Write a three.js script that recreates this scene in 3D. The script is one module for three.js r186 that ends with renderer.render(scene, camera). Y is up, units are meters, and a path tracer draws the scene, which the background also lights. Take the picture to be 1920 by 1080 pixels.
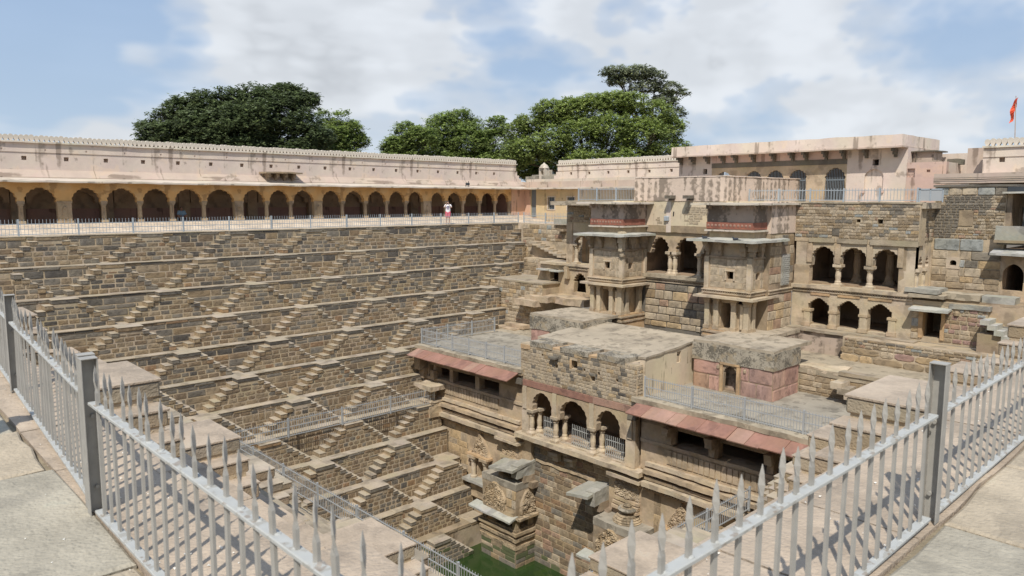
import * as THREE from 'three';
import { mergeGeometries, mergeVertices } from 'three/addons/utils/BufferGeometryUtils.js';

// ------------------------------------------------------------------ camera, sky, sun, exposure
const scene = new THREE.Scene();
const camera = new THREE.PerspectiveCamera(42.6, 16 / 9, 0.1, 3000);
camera.position.set(43.1, 1.9, 42);
{
  const f = new THREE.Vector3(-0.7268 * .9928, -0.1198, -0.6868 * .9928).normalize();
  camera.lookAt(camera.position.clone().add(f)); camera.rotateZ(0.0026);
  camera.focus = 34; camera.userData.fStop = 4.2;
}
const SUN = new THREE.Vector3(0.345, 0.79, 0.505).normalize();
const sun = new THREE.DirectionalLight(new THREE.Color(1, 0.955, 0.88), 3.9);
sun.position.copy(SUN.clone().multiplyScalar(120)).add(new THREE.Vector3(20, -5, 15));
sun.target.position.set(20, -5, 15);
sun.castShadow = true; sun.shadow.mapSize.set(4096, 4096); sun.shadow.radius = 1.2;
Object.assign(sun.shadow.camera, { left: -60, right: 60, top: 60, bottom: -60, near: 1, far: 260 });
scene.add(sun, sun.target);
const EXPOSURE = 1.09;

// ------------------------------------------------------------------ random numbers and noise
let seed = 20240611;
const rnd = () => { seed |= 0; seed = seed + 0x6D2B79F5 | 0; let t = Math.imul(seed ^ seed >>> 15, 1 | seed); t = t + Math.imul(t ^ t >>> 7, 61 | t) ^ t; return ((t ^ t >>> 14) >>> 0) / 4294967296; };
const rr = (a, b) => a + (b - a) * rnd();
const pick = a => a[Math.floor(rnd() * a.length)];
const hash3 = (x, y, z) => { let h = Math.imul(x | 0, 374761393) ^ Math.imul(y | 0, 668265263) ^ Math.imul(z | 0, 2147483647 - 1274126177); h = Math.imul(h ^ h >>> 13, 1274126177); h ^= h >>> 16; return (h >>> 0) / 4294967296; };
const sm = t => t * t * (3 - 2 * t);
function vnoise(x, y, z, per = 0) {
  const xi = Math.floor(x), yi = Math.floor(y), zi = Math.floor(z), fx = sm(x - xi), fy = sm(y - yi), fz = sm(z - zi);
  const w = v => per ? ((v % per) + per) % per : v;
  const h = (a, b, c) => hash3(w(xi + a), w(yi + b), zi + c);
  const l = (a, b, t) => a + (b - a) * t;
  return l(l(l(h(0, 0, 0), h(1, 0, 0), fx), l(h(0, 1, 0), h(1, 1, 0), fx), fy), l(l(h(0, 0, 1), h(1, 0, 1), fx), l(h(0, 1, 1), h(1, 1, 1), fx), fy), fz);
}
function fbm(x, y, z, oct, per = 0) { let s = 0, a = 0.5, n = 0; for (let i = 0; i < oct; i++) { s += a * vnoise(x, y, z + i * 7.3, per); n += a; a *= 0.5; x *= 2; y *= 2; per *= 2; } return s / n; }
function vnoise2(x, y, z, per) {
  const xi = Math.floor(x), yi = Math.floor(y), fx = sm(x - xi), fy = sm(y - yi), X0 = xi % per, X1 = (xi + 1) % per, Y0 = yi % per, Y1 = (yi + 1) % per;
  const a = hash3(X0, Y0, z), b = hash3(X1, Y0, z), c = hash3(X0, Y1, z), d = hash3(X1, Y1, z), p = a + (b - a) * fx; return p + (c + (d - c) * fx - p) * fy;
}
function fbm2(x, y, z, oct, per) { let s = 0, a = 0.5, n = 0; for (let i = 0; i < oct; i++) { s += a * vnoise2(x, y, z + i * 101, per); n += a; a *= 0.5; x *= 2; y *= 2; per *= 2; } return s / n; }
const clamp = (v, a = 0, b = 1) => Math.min(b, Math.max(a, v));
const step2 = (a, b, v) => sm(clamp((v - a) / (b - a)));

// ------------------------------------------------------------------ sky (air and clouds only)
{
  const W = 2048, H = 1024, d = new Float32Array(W * H * 4);
  const norm = v => { const l = Math.hypot(...v); return v.map(c => c / l); };
  // cloud banks and clear gaps: direction, angular size, strength
  const B = [[[-.906, .185, -.384], .085, .36], [[-.875, .145, -.45], .075, .26], [[-.855, .23, -.478], .12, .30], [[-.80, .215, -.58], .10, .22], [[-.833, .125, -.54], .09, .16], [[-.944, .167, -.286], .026, .40], [[-.93, .12, -.34], .03, .22],
    [[-.965, .072, -.248], .045, .30], [[-.955, .06, -.30], .05, .24], [[-.66, .235, -.72], .06, .34], [[-.63, .19, -.75], .05, .1], [[-.47, .24, -.86], .12, .40], [[-.54, .16, -.82], .09, .26], [[-.405, .125, -.905], .07, .28], [[-.31, .07, -.951], .07, .32], [[-.36, .055, -.93], .07, .2], [[-.336, .165, -.93], .04, .16],
    [[-.275, .18, -.948], .08, -.22], [[-.965, .2, -.17], .16, -.42], [[-.955, .22, -.25], .08, -.3], [[-.97, .12, -.2], .06, -.2], [[-.70, .165, -.69], .045, -.18], [[-.73, .085, -.68], .05, .2], [[-.74, .25, -.65], .06, -.1], [[-.21, .14, -.97], .03, .25]]
    .map(([v, s, a]) => [norm(v), s, a]);
  for (let j = 0; j < H; j++) for (let i = 0; i < W; i++) {
    const el = ((j + 0.5) / H - 0.5) * Math.PI, az = ((i + 0.5) / W - 0.5) * 2 * Math.PI;
    const y = Math.sin(el), c = Math.cos(el), x = c * Math.cos(az), z = c * Math.sin(az);
    const e = Math.max(y, 0);
    const t = Math.pow(1 - e, 3.0);
    let r = 0.22 + 0.22 * t, g = 0.365 + 0.225 * t, b = 0.65 + 0.10 * t;         // clear air, paler low down
    const hz = Math.pow(1 - e, 12); r += 0.10 * hz; g += 0.065 * hz; b += 0.0 * hz;
    if (y > -0.01) {
      const p = 1.0 / (e + 0.32), u = x * p, v = z * p;
      const hi = y < .55 ? 6 : 3, n = fbm(u * 3.1 + 4, v * 3.1 + 9, y * 7, 3) * 0.22 + fbm(x * 15, y * 30, z * 15, hi) * 0.50 + (1 - Math.abs(2 * fbm(x * 26 + 5, y * 48, z * 26, hi - 1) - 1)) * 0.34 - .10;
      let bias = -0.05;
      for (const [w, s, a] of B) { const ds = Math.hypot(x - w[0], (y - w[1]) * 1.5, z - w[2]); bias += a * Math.exp(-(ds * ds) / (s * s)); }
      const q = n + bias;
      const cov = step2(0.53, 0.74, q) * 0.86, veil = 0.10 + step2(0.34, 0.66, q) * 0.44;
      const lit = step2(0.34, 0.70, fbm(x * 16 + 2, y * 34 + SUN.y, z * 16, hi - 2)), under = step2(0.86, 1.12, q);
      const cw = 0.735 + 0.13 * lit - 0.17 * under, k = Math.max(cov, veil);
      r += (cw * 0.97 - r) * k; g += (cw * 1.0 - g) * k; b += (cw * 1.035 - b) * k;
    } else { r = .24; g = .22; b = .19; }
    const o = (j * W + i) * 4; d[o] = r * 0.95; d[o + 1] = g * 0.95; d[o + 2] = b * 0.95; d[o + 3] = 1;
  }
  const t = new THREE.DataTexture(d, W, H, THREE.RGBAFormat, THREE.FloatType);
  t.mapping = THREE.EquirectangularReflectionMapping; t.magFilter = t.minFilter = THREE.LinearFilter; t.needsUpdate = true;
  scene.background = t; scene.environment = t; scene.environmentIntensity = 1;
}

// ------------------------------------------------------------------ textures: tones of stone, plaster, paint (colour multiplies the material's own)
function tex(N, fn, reps, srgb = true) {                 // fn(u, v) in 0..1 -> [r, g, b] linear (or a number)
  const d = new Uint8Array(N * N * 4);
  for (let j = 0; j < N; j++) for (let i = 0; i < N; i++) {
    let c = fn(i / N, j / N); if (typeof c === 'number') c = [c, c, c];
    const o = (j * N + i) * 4;
    for (let k = 0; k < 3; k++) { const v = clamp(c[k]); d[o + k] = 255 * (srgb ? (v <= 0.0031308 ? v * 12.92 : 1.055 * Math.pow(v, 1 / 2.4) - 0.055) : v); }
    d[o + 3] = 255;
  }
  const t = new THREE.DataTexture(d, N, N); t.wrapS = t.wrapT = THREE.RepeatWrapping; t.magFilter = THREE.LinearFilter; t.minFilter = THREE.LinearMipmapLinearFilter; t.generateMipmaps = true;
  if (srgb) t.colorSpace = THREE.SRGBColorSpace; t.repeat.set(reps, reps); t.needsUpdate = true; return t;
}
const F = (u, v, s, o, z = 0) => fbm2(u * s, v * s, z, o, s);
const mixc = (a, b, t) => [a[0] + (b[0] - a[0]) * t, a[1] + (b[1] - a[1]) * t, a[2] + (b[2] - a[2]) * t];
const T = {};
T.stone = tex(512, (u, v) => { const a = F(u, v, 5, 5, 1), b = F(u, v, 24, 3, 5), g = F(u, v, 3, 4, 11); const k = 0.50 + 0.62 * a + 0.22 * (b - 0.5); let c = [k, k * (0.965 + 0.05 * g), k * (0.88 + 0.2 * g)]; const s = step2(0.62, 0.72, F(u, v, 9, 4, 21)); return mixc(c, [k * .6, k * .6, k * .6], s * .7); }, 1);
T.stoneB = tex(512, (u, v) => 0.25 + 0.5 * F(u, v, 9, 5, 3) + 0.25 * F(u, v, 60, 2, 9), 1, false);
T.plaster = tex(1024, (u, v) => { const a = F(u, v, 4, 5, 2), b = F(u, v, 30, 3, 6); let k = 0.72 + 0.32 * a + 0.08 * (b - .5); let c = [k, k * (0.94 + 0.1 * F(u, v, 6, 3, 15)), k * (0.92 + 0.12 * F(u, v, 3, 3, 17))]; const s = step2(0.66, 0.76, F(u, v, 7, 5, 31)); c = mixc(c, [.98, .93, .84], s * .6); const d = step2(0.69, 0.78, F(u, v, 11, 5, 41)); c = mixc(c, [.30, .28, .26], d * .55); const run = vnoise(u * 18, v * 1.6, 3) * .5 + vnoise(u * 60, v * 4, 5) * .28 + F(u, v, 24, 4, 71) * .22; return mixc(c, [k * .4, k * .37, k * .34], step2(.62, .76, run) * .75); }, 1 / 6);
T.streak = tex(768, (u, v) => {           // rain-washed plaster: runs of black crust with ragged outlines
  const k = 0.78 + 0.24 * F(u, v, 6, 4, 2) + 0.1 * (F(u, v, 40, 2, 3) - .5);
  const run = vnoise(u * 8, v * .8, 3) * .42 + vnoise(u * 30, v * 1.8, 5) * .24 + F(u, v, 34, 4, 7) * .34;
  const s = step2(0.45, 0.60, run), c = mixc([k, k * .95, k * .91], [k * .33, k * .31, k * .28], s * .85);
  const w = step2(0.64, 0.72, F(u, v, 8, 4, 19)); return mixc(c, [.95, .9, .82], w * .35); }, 1 / 5);
T.lichen = tex(1024, (u, v) => {           // lime plaster with black crust and bare patches
  const a = F(u, v, 7, 6, 4), b = F(u, v, 34, 3, 8), k = 0.7 + 0.4 * a; let c = [k, k * .95, k * .86];
  c = mixc(c, [.24, .23, .205], step2(0.38, 0.62, F(u, v, 11, 6, 12) * .6 + F(u, v, 70, 2, 5) * .4) * .85); return mixc(c, [.8, .68, .5], step2(.60, .72, F(u, v, 9, 5, 27)) * .6); }, 1 / 4);
T.roof = tex(1024, (u, v) => { const a = F(u, v, 5, 6, 4), b = F(u, v, 28, 4, 8), k = 0.62 + 0.36 * a + .1 * (b - .5); let c = [k, k * .95, k * .86]; c = mixc(c, [k * .62, k * .58, k * .52], step2(.40, .70, F(u, v, 6, 6, 33) * .75 + F(u, v, 50, 3, 35) * .25) * .75); c = mixc(c, [.26, .245, .22], step2(.60, .68, F(u, v, 16, 5, 63)) * .5); return mixc(c, [.9, .85, .76], step2(.6, .74, F(u, v, 12, 5, 44)) * .5); }, 1 / 6);
T.ochre = tex(512, (u, v) => { const a = F(u, v, 4, 5, 7), k = 0.6 + 0.5 * a; const g = step2(.45, .7, F(u, v, 3, 4, 23)); let c = mixc([k, k * .82, k * .6], [k * .95, k * .88, k * .8], g); return mixc(c, [.3, .22, .16], step2(.62, .74, F(u, v, 8, 5, 3)) * .5); }, 1 / 3);
T.pave = tex(1024, (u, v) => { const a = F(u, v, 6, 6, 4), b = F(u, v, 60, 3, 8), k = 0.56 + 0.56 * a + .16 * (b - .5); let c = [k, k * .97, k * .9]; c = mixc(c, [k * .72, k * .7, k * .66], step2(.56, .72, F(u, v, 7, 6, 15)) * .6); return mixc(c, [1, .97, .9], step2(.72, .76, F(u, v, 44, 2, 61)) * .4); }, 1 / 2.2);
T.grain = tex(512, (u, v) => { const k = .8 + .3 * F(u, v, 30, 4, 2); return [k, k, k]; }, 1 / 1.5);
T.grainB = tex(512, (u, v) => .3 + .4 * F(u, v, 12, 5, 3) + .3 * F(u, v, 90, 2, 4), 1 / 1.5, false);
T.ruin = tex(1024, (u, v) => { const a = F(u, v, 6, 6, 14), b = F(u, v, 40, 3, 18), k = 0.62 + 0.42 * a + .16 * (b - .5); let c = [k, k * (.93 + .1 * F(u, v, 5, 3, 2)), k * (.82 + .22 * F(u, v, 4, 3, 4))]; c = mixc(c, [k * .5, k * .48, k * .46], step2(.55, .72, F(u, v, 7, 6, 52)) * .55); return mixc(c, [.95, .86, .7], step2(.62, .7, F(u, v, 9, 5, 72)) * .35); }, 1 / 4);
T.carve = tex(512, (u, v) => { const a = Math.abs(Math.sin(u * Math.PI * 16)), b = Math.abs(Math.sin(v * Math.PI * 12)); return .2 + .5 * a * b + .3 * F(u, v, 24, 3, 8); }, 1 / 1.2, false);
T.paint = tex(512, (u, v) => { const k = .84 + .22 * F(u, v, 20, 4, 2); const r = step2(.72, .78, F(u, v, 22, 4, 12)), g = step2(.6, .72, F(u, v, 30, 3, 22)); return mixc(mixc([k, k, k], [.62, .56, .48], g * .5), [.40, .24, .13], r * .5); }, 1 / 1.3);
T.algae = tex(512, (u, v) => { const k = .55 + .5 * F(u, v, 6, 6, 2); return mixc([k, k, k], [1, .95, .6], step2(.58, .66, F(u, v, 8, 6, 9)) * .6); }, 1 / 5);
T.leaf = tex(256, (u, v) => { const k = .7 + .5 * F(u, v, 16, 3, 2); return [k, k, k * .9]; }, 1);

const mat = (rgb, o = {}) => { const m = new THREE.MeshStandardMaterial({ roughness: 0.92, ...o }); m.color.setRGB(...rgb); return m; };
const ruinB = { bumpMap: T.grainB, bumpScale: 0.025 };
const M = {
  mortar: mat([.52, .425, .30], { map: T.ruin, ...ruinB }), ledge: mat([.42, .355, .262], { map: T.ruin, ...ruinB }), step: mat([.385, .305, .205], { map: T.ruin, ...ruinB }), ledgeDark: mat([.19, .17, .14], { map: T.ruin, ...ruinB }),
  sand: mat([.545, .43, .295], { map: T.ruin, ...ruinB }), sandPale: mat([.60, .50, .365], { map: T.ruin, ...ruinB }), sandDark: mat([.39, .305, .21], { map: T.ruin, ...ruinB }), sandWarm: mat([.58, .405, .235], { map: T.ruin, ...ruinB }),
  schist: mat([.43, .42, .37], { map: T.ruin, ...ruinB }), schistPale: mat([.52, .52, .475], { map: T.ruin, ...ruinB }),
  red: mat([.37, .20, .155], { map: T.ruin, ...ruinB }), redPale: mat([.44, .275, .215], { map: T.ruin, ...ruinB }), redDeep: mat([.37, .15, .105], { map: T.ruin, ...ruinB }), purple: mat([.30, .185, .16], { map: T.grain, ...ruinB }),
  pink: mat([.735, .61, .51], { map: T.plaster, bumpMap: T.grainB, bumpScale: .012 }), pinkDeep: mat([.655, .475, .385], { map: T.plaster, bumpMap: T.grainB, bumpScale: .012 }), pinkPale: mat([.76, .635, .52], { map: T.plaster, bumpMap: T.grainB, bumpScale: .012 }), band: mat([.575, .46, .365], { map: T.plaster, bumpMap: T.grainB, bumpScale: .01 }),
  streak: mat([.70, .585, .48], { map: T.streak, bumpMap: T.grainB, bumpScale: .012 }), greyPlaster: mat([.48, .40, .33], { map: T.streak, bumpMap: T.grainB, bumpScale: .012 }), creamWash: mat([.70, .585, .41], { map: T.plaster, bumpMap: T.grainB, bumpScale: .02 }),
  lichen: mat([.42, .385, .325], { map: T.lichen, ...ruinB }), lime: mat([.53, .465, .375], { map: T.roof, ...ruinB }), grey: mat([.43, .40, .345], { map: T.roof, ...ruinB }), roofStone: mat([.50, .44, .345], { map: T.roof, ...ruinB }),
  ochre: mat([.62, .46, .255], { map: T.ochre }), yellow: mat([.65, .51, .31], { map: T.plaster }), salmon: mat([.62, .41, .30], { map: T.plaster }), white: mat([.64, .56, .455], { map: T.plaster, bumpMap: T.grainB, bumpScale: .01 }), coping: mat([.74, .665, .535], { map: T.plaster }),
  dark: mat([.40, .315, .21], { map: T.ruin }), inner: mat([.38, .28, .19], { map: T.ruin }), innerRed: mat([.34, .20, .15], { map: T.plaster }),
  steel: mat([.36, .34, .30], { map: T.grain, roughness: .65 }), rail: mat([.44, .44, .41], { map: T.paint, roughness: .7 }), galv: mat([.44, .45, .445], { roughness: .5, metalness: .25 }), iron: mat([.05, .055, .06], { roughness: .6, metalness: .3 }), gateBlue: mat([.16, .185, .20], { roughness: .55 }), tin: mat([.42, .46, .48], { map: T.grain, roughness: .5, metalness: .2 }),
  paveTan: mat([.52, .445, .345], { map: T.pave, ...ruinB }), paveGrey: mat([.45, .415, .345], { map: T.pave, ...ruinB }), pavePink: mat([.50, .41, .325], { map: T.pave, ...ruinB }), pavePale: mat([.58, .515, .415], { map: T.pave, ...ruinB }), paveJoint: mat([.33, .28, .20], { map: T.pave, ...ruinB }),
  SP: mat([.50, .405, .285], { map: T.lichen, ...ruinB }), SS: mat([.43, .34, .23], { map: T.ruin, ...ruinB }),
  tread: mat([.48, .41, .31], { map: T.ruin, ...ruinB }),
  walk: mat([.70, .585, .465], { map: T.pave, ...ruinB }),
  moss: mat([.13, .15, .075], { map: T.ruin, ...ruinB }), earth: mat([.30, .22, .14], { map: T.pave }),
};
const stoneTones = { tan: [[.365, .275, .17], [.33, .25, .157], [.39, .30, .192], [.35, .255, .148]], brown: [[.295, .21, .126], [.26, .19, .12]], rust: [[.38, .245, .13], [.36, .23, .13]], grey: [[.225, .195, .152], [.265, .23, .178]], black: [[.13, .114, .094], [.16, .141, .114]],
  pale: [[.52, .42, .29], [.555, .455, .32], [.48, .385, .265]], gold: [[.55, .40, .225], [.58, .43, .25]], blue: [[.36, .37, .335], [.42, .42, .38]], purple: [[.42, .27, .22]], pinkish: [[.46, .31, .21], [.42, .27, .18]], redS: [[.54, .33, .25], [.58, .37, .28], [.50, .30, .235]] };
const S = {};
for (const k in stoneTones) S[k] = stoneTones[k].map((c, i) => { const m = mat(c, { map: T.stone, bumpMap: T.stoneB, bumpScale: .03 }); return m; });
const tone = k => pick(S[k]);
const tones = w => { let r = rnd() * w.reduce((s, x) => s + x[1], 0); for (const [k, p] of w) if ((r -= p) <= 0) return tone(k); return tone(w[0][0]); };

// ------------------------------------------------------------------ building helpers
const off = new Map();                                   // world place of every group
const taken = {};
const numbered = n => { const k = taken[n] = (taken[n] ?? -1) + 1; return k ? `${n}_${String(k).padStart(3, '0')}` : n; };
function thing(name, label, category, p = [0, 0, 0], group) {
  const g = new THREE.Group(); g.name = numbered(name); g.position.set(...p); scene.add(g);
  g.userData = { label, category, kind: 'thing' }; if (group) g.userData.group = group;
  off.set(g, new THREE.Vector3(...p)); return g;
}
const O = g => off.get(g) ?? new THREE.Vector3();
function put(parent, name, geo, m, label) {              // geometry in world coordinates
  const o = new THREE.Mesh(Array.isArray(geo) ? mergeGeometries(geo.map(x => x.index ? x.toNonIndexed() : x)) : geo, m);
  o.name = name; o.castShadow = o.receiveShadow = true; const q = O(parent); o.position.set(-q.x, -q.y, -q.z); parent.add(o);
  if (label) o.userData.label = label; return o;
}
const each = (parent, name, list, m) => list.map(g => put(parent, name, g, m));
function struct(name, geo, m) { const o = put(scene, numbered(name), geo, m); o.userData.kind = 'structure'; return o; }
const stuff = o => { o.userData.kind = 'stuff'; return o; };
function boxUV(g) {                                       // uv in metres on the plane each face looks along
  if (g.index) g = g.toNonIndexed();
  const p = g.attributes.position, uv = new Float32Array(p.count * 2);
  for (let i = 0; i < p.count; i += 3) {
    const a = new THREE.Vector3().fromBufferAttribute(p, i), b = new THREE.Vector3().fromBufferAttribute(p, i + 1), c = new THREE.Vector3().fromBufferAttribute(p, i + 2);
    const n = b.clone().sub(a).cross(c.clone().sub(a)), ax = Math.abs(n.x), ay = Math.abs(n.y), az = Math.abs(n.z);
    [a, b, c].forEach((v, k) => { const [s, t] = ay >= ax && ay >= az ? [v.x, v.z] : ax >= az ? [v.z, v.y] : [v.x, v.y]; uv[(i + k) * 2] = s; uv[(i + k) * 2 + 1] = t; });
  }
  g.setAttribute('uv', new THREE.BufferAttribute(uv, 2)); g.computeVertexNormals(); return g;
}
const box = (x0, x1, y0, y1, z0, z1) => { const g = new THREE.BoxGeometry(Math.abs(x1 - x0), Math.abs(y1 - y0), Math.abs(z1 - z0)); g.translate((x0 + x1) / 2, (y0 + y1) / 2, (z0 + z1) / 2); return boxUV(g); };
function rough(x0, x1, y0, y1, z0, z1, amp = .03, cell = .35) {   // a worn block: edges wander
  const n = (a, b) => Math.max(1, Math.min(60, Math.round(Math.abs(b - a) / cell)));
  const g = new THREE.BoxGeometry(Math.abs(x1 - x0), Math.abs(y1 - y0), Math.abs(z1 - z0), n(x0, x1), n(y0, y1), n(z0, z1)); g.translate((x0 + x1) / 2, (y0 + y1) / 2, (z0 + z1) / 2);
  const p = g.attributes.position;
  for (let i = 0; i < p.count; i++) { const x = p.getX(i), y = p.getY(i), z = p.getZ(i); const N = (o) => (vnoise(x * 1.7 + o, y * 1.7, z * 1.7) - .5) * 1.3 + (vnoise(x * 5 + o, y * 5, z * 5 + 3) - .5) * .7;
    p.setXYZ(i, x + N(1) * amp * 2, y + N(17) * amp * 2, z + N(37) * amp * 2); }
  return boxUV(g);
}
function cbox(x0, x1, y0, y1, z0, z1, c = .02) {            // chamfered block
  const X = (x1 - x0) / 2, Y = (y1 - y0) / 2, Z = (z1 - z0) / 2; c = Math.min(c, X * .4, Y * .4, Z * .4);
  const v = [], P = (sx, sy, sz, k) => [sx * (X - (k === 0 ? 0 : c)), sy * (Y - (k === 1 ? 0 : c)), sz * (Z - (k === 2 ? 0 : c))];
  const quad = (a, b, d, e) => v.push(...a, ...b, ...d, ...a, ...d, ...e), tri = (a, b, d) => v.push(...a, ...b, ...d);
  const s = [-1, 1];
  for (const t of s) { const q = (k, f) => t > 0 ? quad(...f) : quad(...f.reverse());
    q(0, [P(t, -1, 1, 0), P(t, -1, -1, 0), P(t, 1, -1, 0), P(t, 1, 1, 0)]); q(1, [P(-1, t, 1, 1), P(1, t, 1, 1), P(1, t, -1, 1), P(-1, t, -1, 1)]); q(2, [P(-1, -1, t, 2), P(1, -1, t, 2), P(1, 1, t, 2), P(-1, 1, t, 2)]); }
  for (const a of s) for (const b of s) { const f = a * b;
    const e1 = [P(a, b, -1, 0), P(a, b, -1, 1), P(a, b, 1, 1), P(a, b, 1, 0)], e2 = [P(a, -1, b, 0), P(a, 1, b, 0), P(a, 1, b, 2), P(a, -1, b, 2)], e3 = [P(-1, a, b, 1), P(-1, a, b, 2), P(1, a, b, 2), P(1, a, b, 1)];
    quad(...(f > 0 ? e1 : e1.slice().reverse())); quad(...(f > 0 ? e2.slice().reverse() : e2)); quad(...(f > 0 ? e3.slice().reverse() : e3));
    for (const d of s) { const g = a * b * d, t = [P(a, b, d, 0), P(a, b, d, 1), P(a, b, d, 2)]; tri(...(g > 0 ? t : t.reverse())); } }
  const g = new THREE.BufferGeometry(); g.setAttribute('position', new THREE.Float32BufferAttribute(v, 3)); g.translate((x0 + x1) / 2, (y0 + y1) / 2, (z0 + z1) / 2);
  return boxUV(g);
}
// a wall with openings: outline and holes in (u, v); facing 'pz' u = x, facing 'px' u = z
const rectPath = (x0, x1, y0, y1, hole) => { const s = hole ? new THREE.Path() : new THREE.Shape(); s.moveTo(x0, y0); s.lineTo(x1, y0); s.lineTo(x1, y1); s.lineTo(x0, y1); s.closePath(); return s; };
function archPoints(cx, y0, w, ys, top, n = 4, c = .06, point = .3) { // scalloped pointed arch, from the left foot round to the right foot
  const half = [], K = n ? 7 * n : 14;
  for (let i = 0; i <= K; i++) { const t = i / K, a = t * Math.PI / 2, d = c * (1 - Math.abs(Math.sin(Math.PI * n * t * .999))); const e = 1 - Math.pow(1 - Math.sin(a), 1 + point);
    let x = -w / 2 * Math.cos(a), y = ys + (top - ys) * (point ? Math.sin(a) * (1 - point * .25) + point * .25 * t * t : Math.sin(a)); const l = Math.hypot(x / (w / 2), (y - ys) / (top - ys)) || 1;
    x += d * (-x / (w / 2)) / l; y -= n > 0 && t < .97 ? d * ((y - ys) / (top - ys)) / l : 0; half.push([x, y]); }
  const pts = [[cx - w / 2, y0], ...half.map(([x, y]) => [cx + x, y]), ...half.slice(0, -1).reverse().map(([x, y]) => [cx - x, y]), [cx + w / 2, y0]];
  return pts;
}
const pathOf = (pts, hole) => { const s = hole ? new THREE.Path() : new THREE.Shape(); pts.forEach(([x, y], i) => i ? s.lineTo(x, y) : s.moveTo(x, y)); s.closePath(); return s; };
const arch = (...a) => pathOf(archPoints(...a), true);
function wall(dir, at, depth, shape, holes = []) {         // front face at 'at', going back by depth
  holes.forEach(h => shape.holes.push(h));
  const g = new THREE.ExtrudeGeometry(shape, { depth, bevelEnabled: false, curveSegments: 8 });
  if (dir === 'pz') g.translate(0, 0, at - depth);
  else { g.scale(-1, 1, 1); g.rotateY(Math.PI / 2); g.translate(at - depth, 0, 0); const p = g.attributes.position; for (let i = 0; i < p.count; i += 3) { const a = [p.getX(i), p.getY(i), p.getZ(i)]; p.setXYZ(i, p.getX(i + 2), p.getY(i + 2), p.getZ(i + 2)); p.setXYZ(i + 2, ...a); } }
  return boxUV(g);
}
function archWall(dir, at, depth, x0, x1, y0, y1, arches) {   // arches open down to the foot of the wall
  const pts = [[x0, y0]]; for (const a of arches.slice().sort((p, q) => p[0] - q[0])) { const p = archPoints(...a); p[0][1] = p[p.length - 1][1] = y0; pts.push(...p); } pts.push([x1, y0], [x1, y1], [x0, y1]);
  return wall(dir, at, depth, pathOf(pts));
}
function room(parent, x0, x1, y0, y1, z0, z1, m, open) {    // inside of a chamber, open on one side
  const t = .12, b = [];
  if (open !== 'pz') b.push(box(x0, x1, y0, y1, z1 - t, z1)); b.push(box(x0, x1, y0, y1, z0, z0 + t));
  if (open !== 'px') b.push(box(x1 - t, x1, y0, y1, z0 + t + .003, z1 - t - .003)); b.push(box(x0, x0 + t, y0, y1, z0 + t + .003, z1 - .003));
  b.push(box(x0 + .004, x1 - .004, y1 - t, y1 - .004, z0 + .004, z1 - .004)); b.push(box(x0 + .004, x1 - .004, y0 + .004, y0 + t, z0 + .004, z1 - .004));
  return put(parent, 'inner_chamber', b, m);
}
// stones: a few worn block shapes shared by every wall; local z = out of the wall
const stoneShapes = [];
for (let k = 0; k < 14; k++) {
  const c = k < 9 ? .05 : .17, j = k < 9 ? .035 : .075, out = [];
  const base = [[-.5 + c, -.5], [.5 - c, -.5], [.5, -.5 + c * 1.4], [.5, .5 - c * 1.4], [.5 - c, .5], [-.5 + c, .5], [-.5, .5 - c * 1.4], [-.5, -.5 + c * 1.4]];
  for (const [x, y] of base) out.push([x * (1 - rr(0, j)), y * (1 - rr(0, j))]);
  const tx = rr(-.12, .12), ty = rr(-.12, .12);
  const ring = (s, z) => out.map(([x, y]) => [x * s, y * s, z + (z > .5 ? x * tx + y * ty : 0)]);
  const r0 = ring(1, -1.2), r1 = ring(1, .45), r2 = out.map(([x, y]) => [x - Math.sign(x) * .035, y - Math.sign(y) * .07, .95 + x * tx * 2 + y * ty * 2 + rr(-.1, .1)]), ce = [rr(-.1, .1), rr(-.1, .1), 1.05];
  const v = []; const q = (a, b, d, e) => v.push(...a, ...b, ...d, ...a, ...d, ...e);
  for (let i = 0; i < 8; i++) { const n = (i + 1) % 8; q(r0[i], r0[n], r1[n], r1[i]); q(r1[i], r1[n], r2[n], r2[i]); v.push(...r2[i], ...r2[n], ...ce); }
  const g = new THREE.BufferGeometry(); g.setAttribute('position', new THREE.Float32BufferAttribute(v, 3));
  const uv = []; const ox = rnd(), oy = rnd(); for (let i = 0; i < v.length; i += 3) uv.push(ox + v[i] * .55 + v[i + 2] * .03, oy + v[i + 1] * .3 + v[i + 2] * .03); g.setAttribute('uv', new THREE.Float32BufferAttribute(uv, 2));
  g.computeVertexNormals(); stoneShapes.push(g);
}
const kids = new Map(), surplus = new Map();
function stone(parent, dir, at, u0, u1, v0, v1, m, o = {}) {
  const geo = stoneShapes[o.round ? 9 + Math.floor(rnd() * 5) : Math.floor(rnd() * 9)], g = o.gap ?? .03;
  const s = new THREE.Mesh(geo, m); s.name = o.name ?? 'stone'; s.castShadow = s.receiveShadow = true;
  const q = O(parent), u = (u0 + u1) / 2, v = (v0 + v1) / 2;
  if (dir === 'pz') s.position.set(u - q.x, v - q.y, at - q.z); else { s.position.set(at - q.x, v - q.y, u - q.z); s.rotation.y = Math.PI / 2; }
  s.scale.set(Math.max(.03, u1 - u0 - g), Math.max(.03, v1 - v0 - g), (o.proud ?? .03) * rr(.6, 1.3));
  const n = kids.get(parent) ?? 0;
  if (n < 296) { kids.set(parent, n + 1); parent.add(s); } else { if (!surplus.has(parent)) surplus.set(parent, []); surplus.get(parent).push(s); }
}
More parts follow.
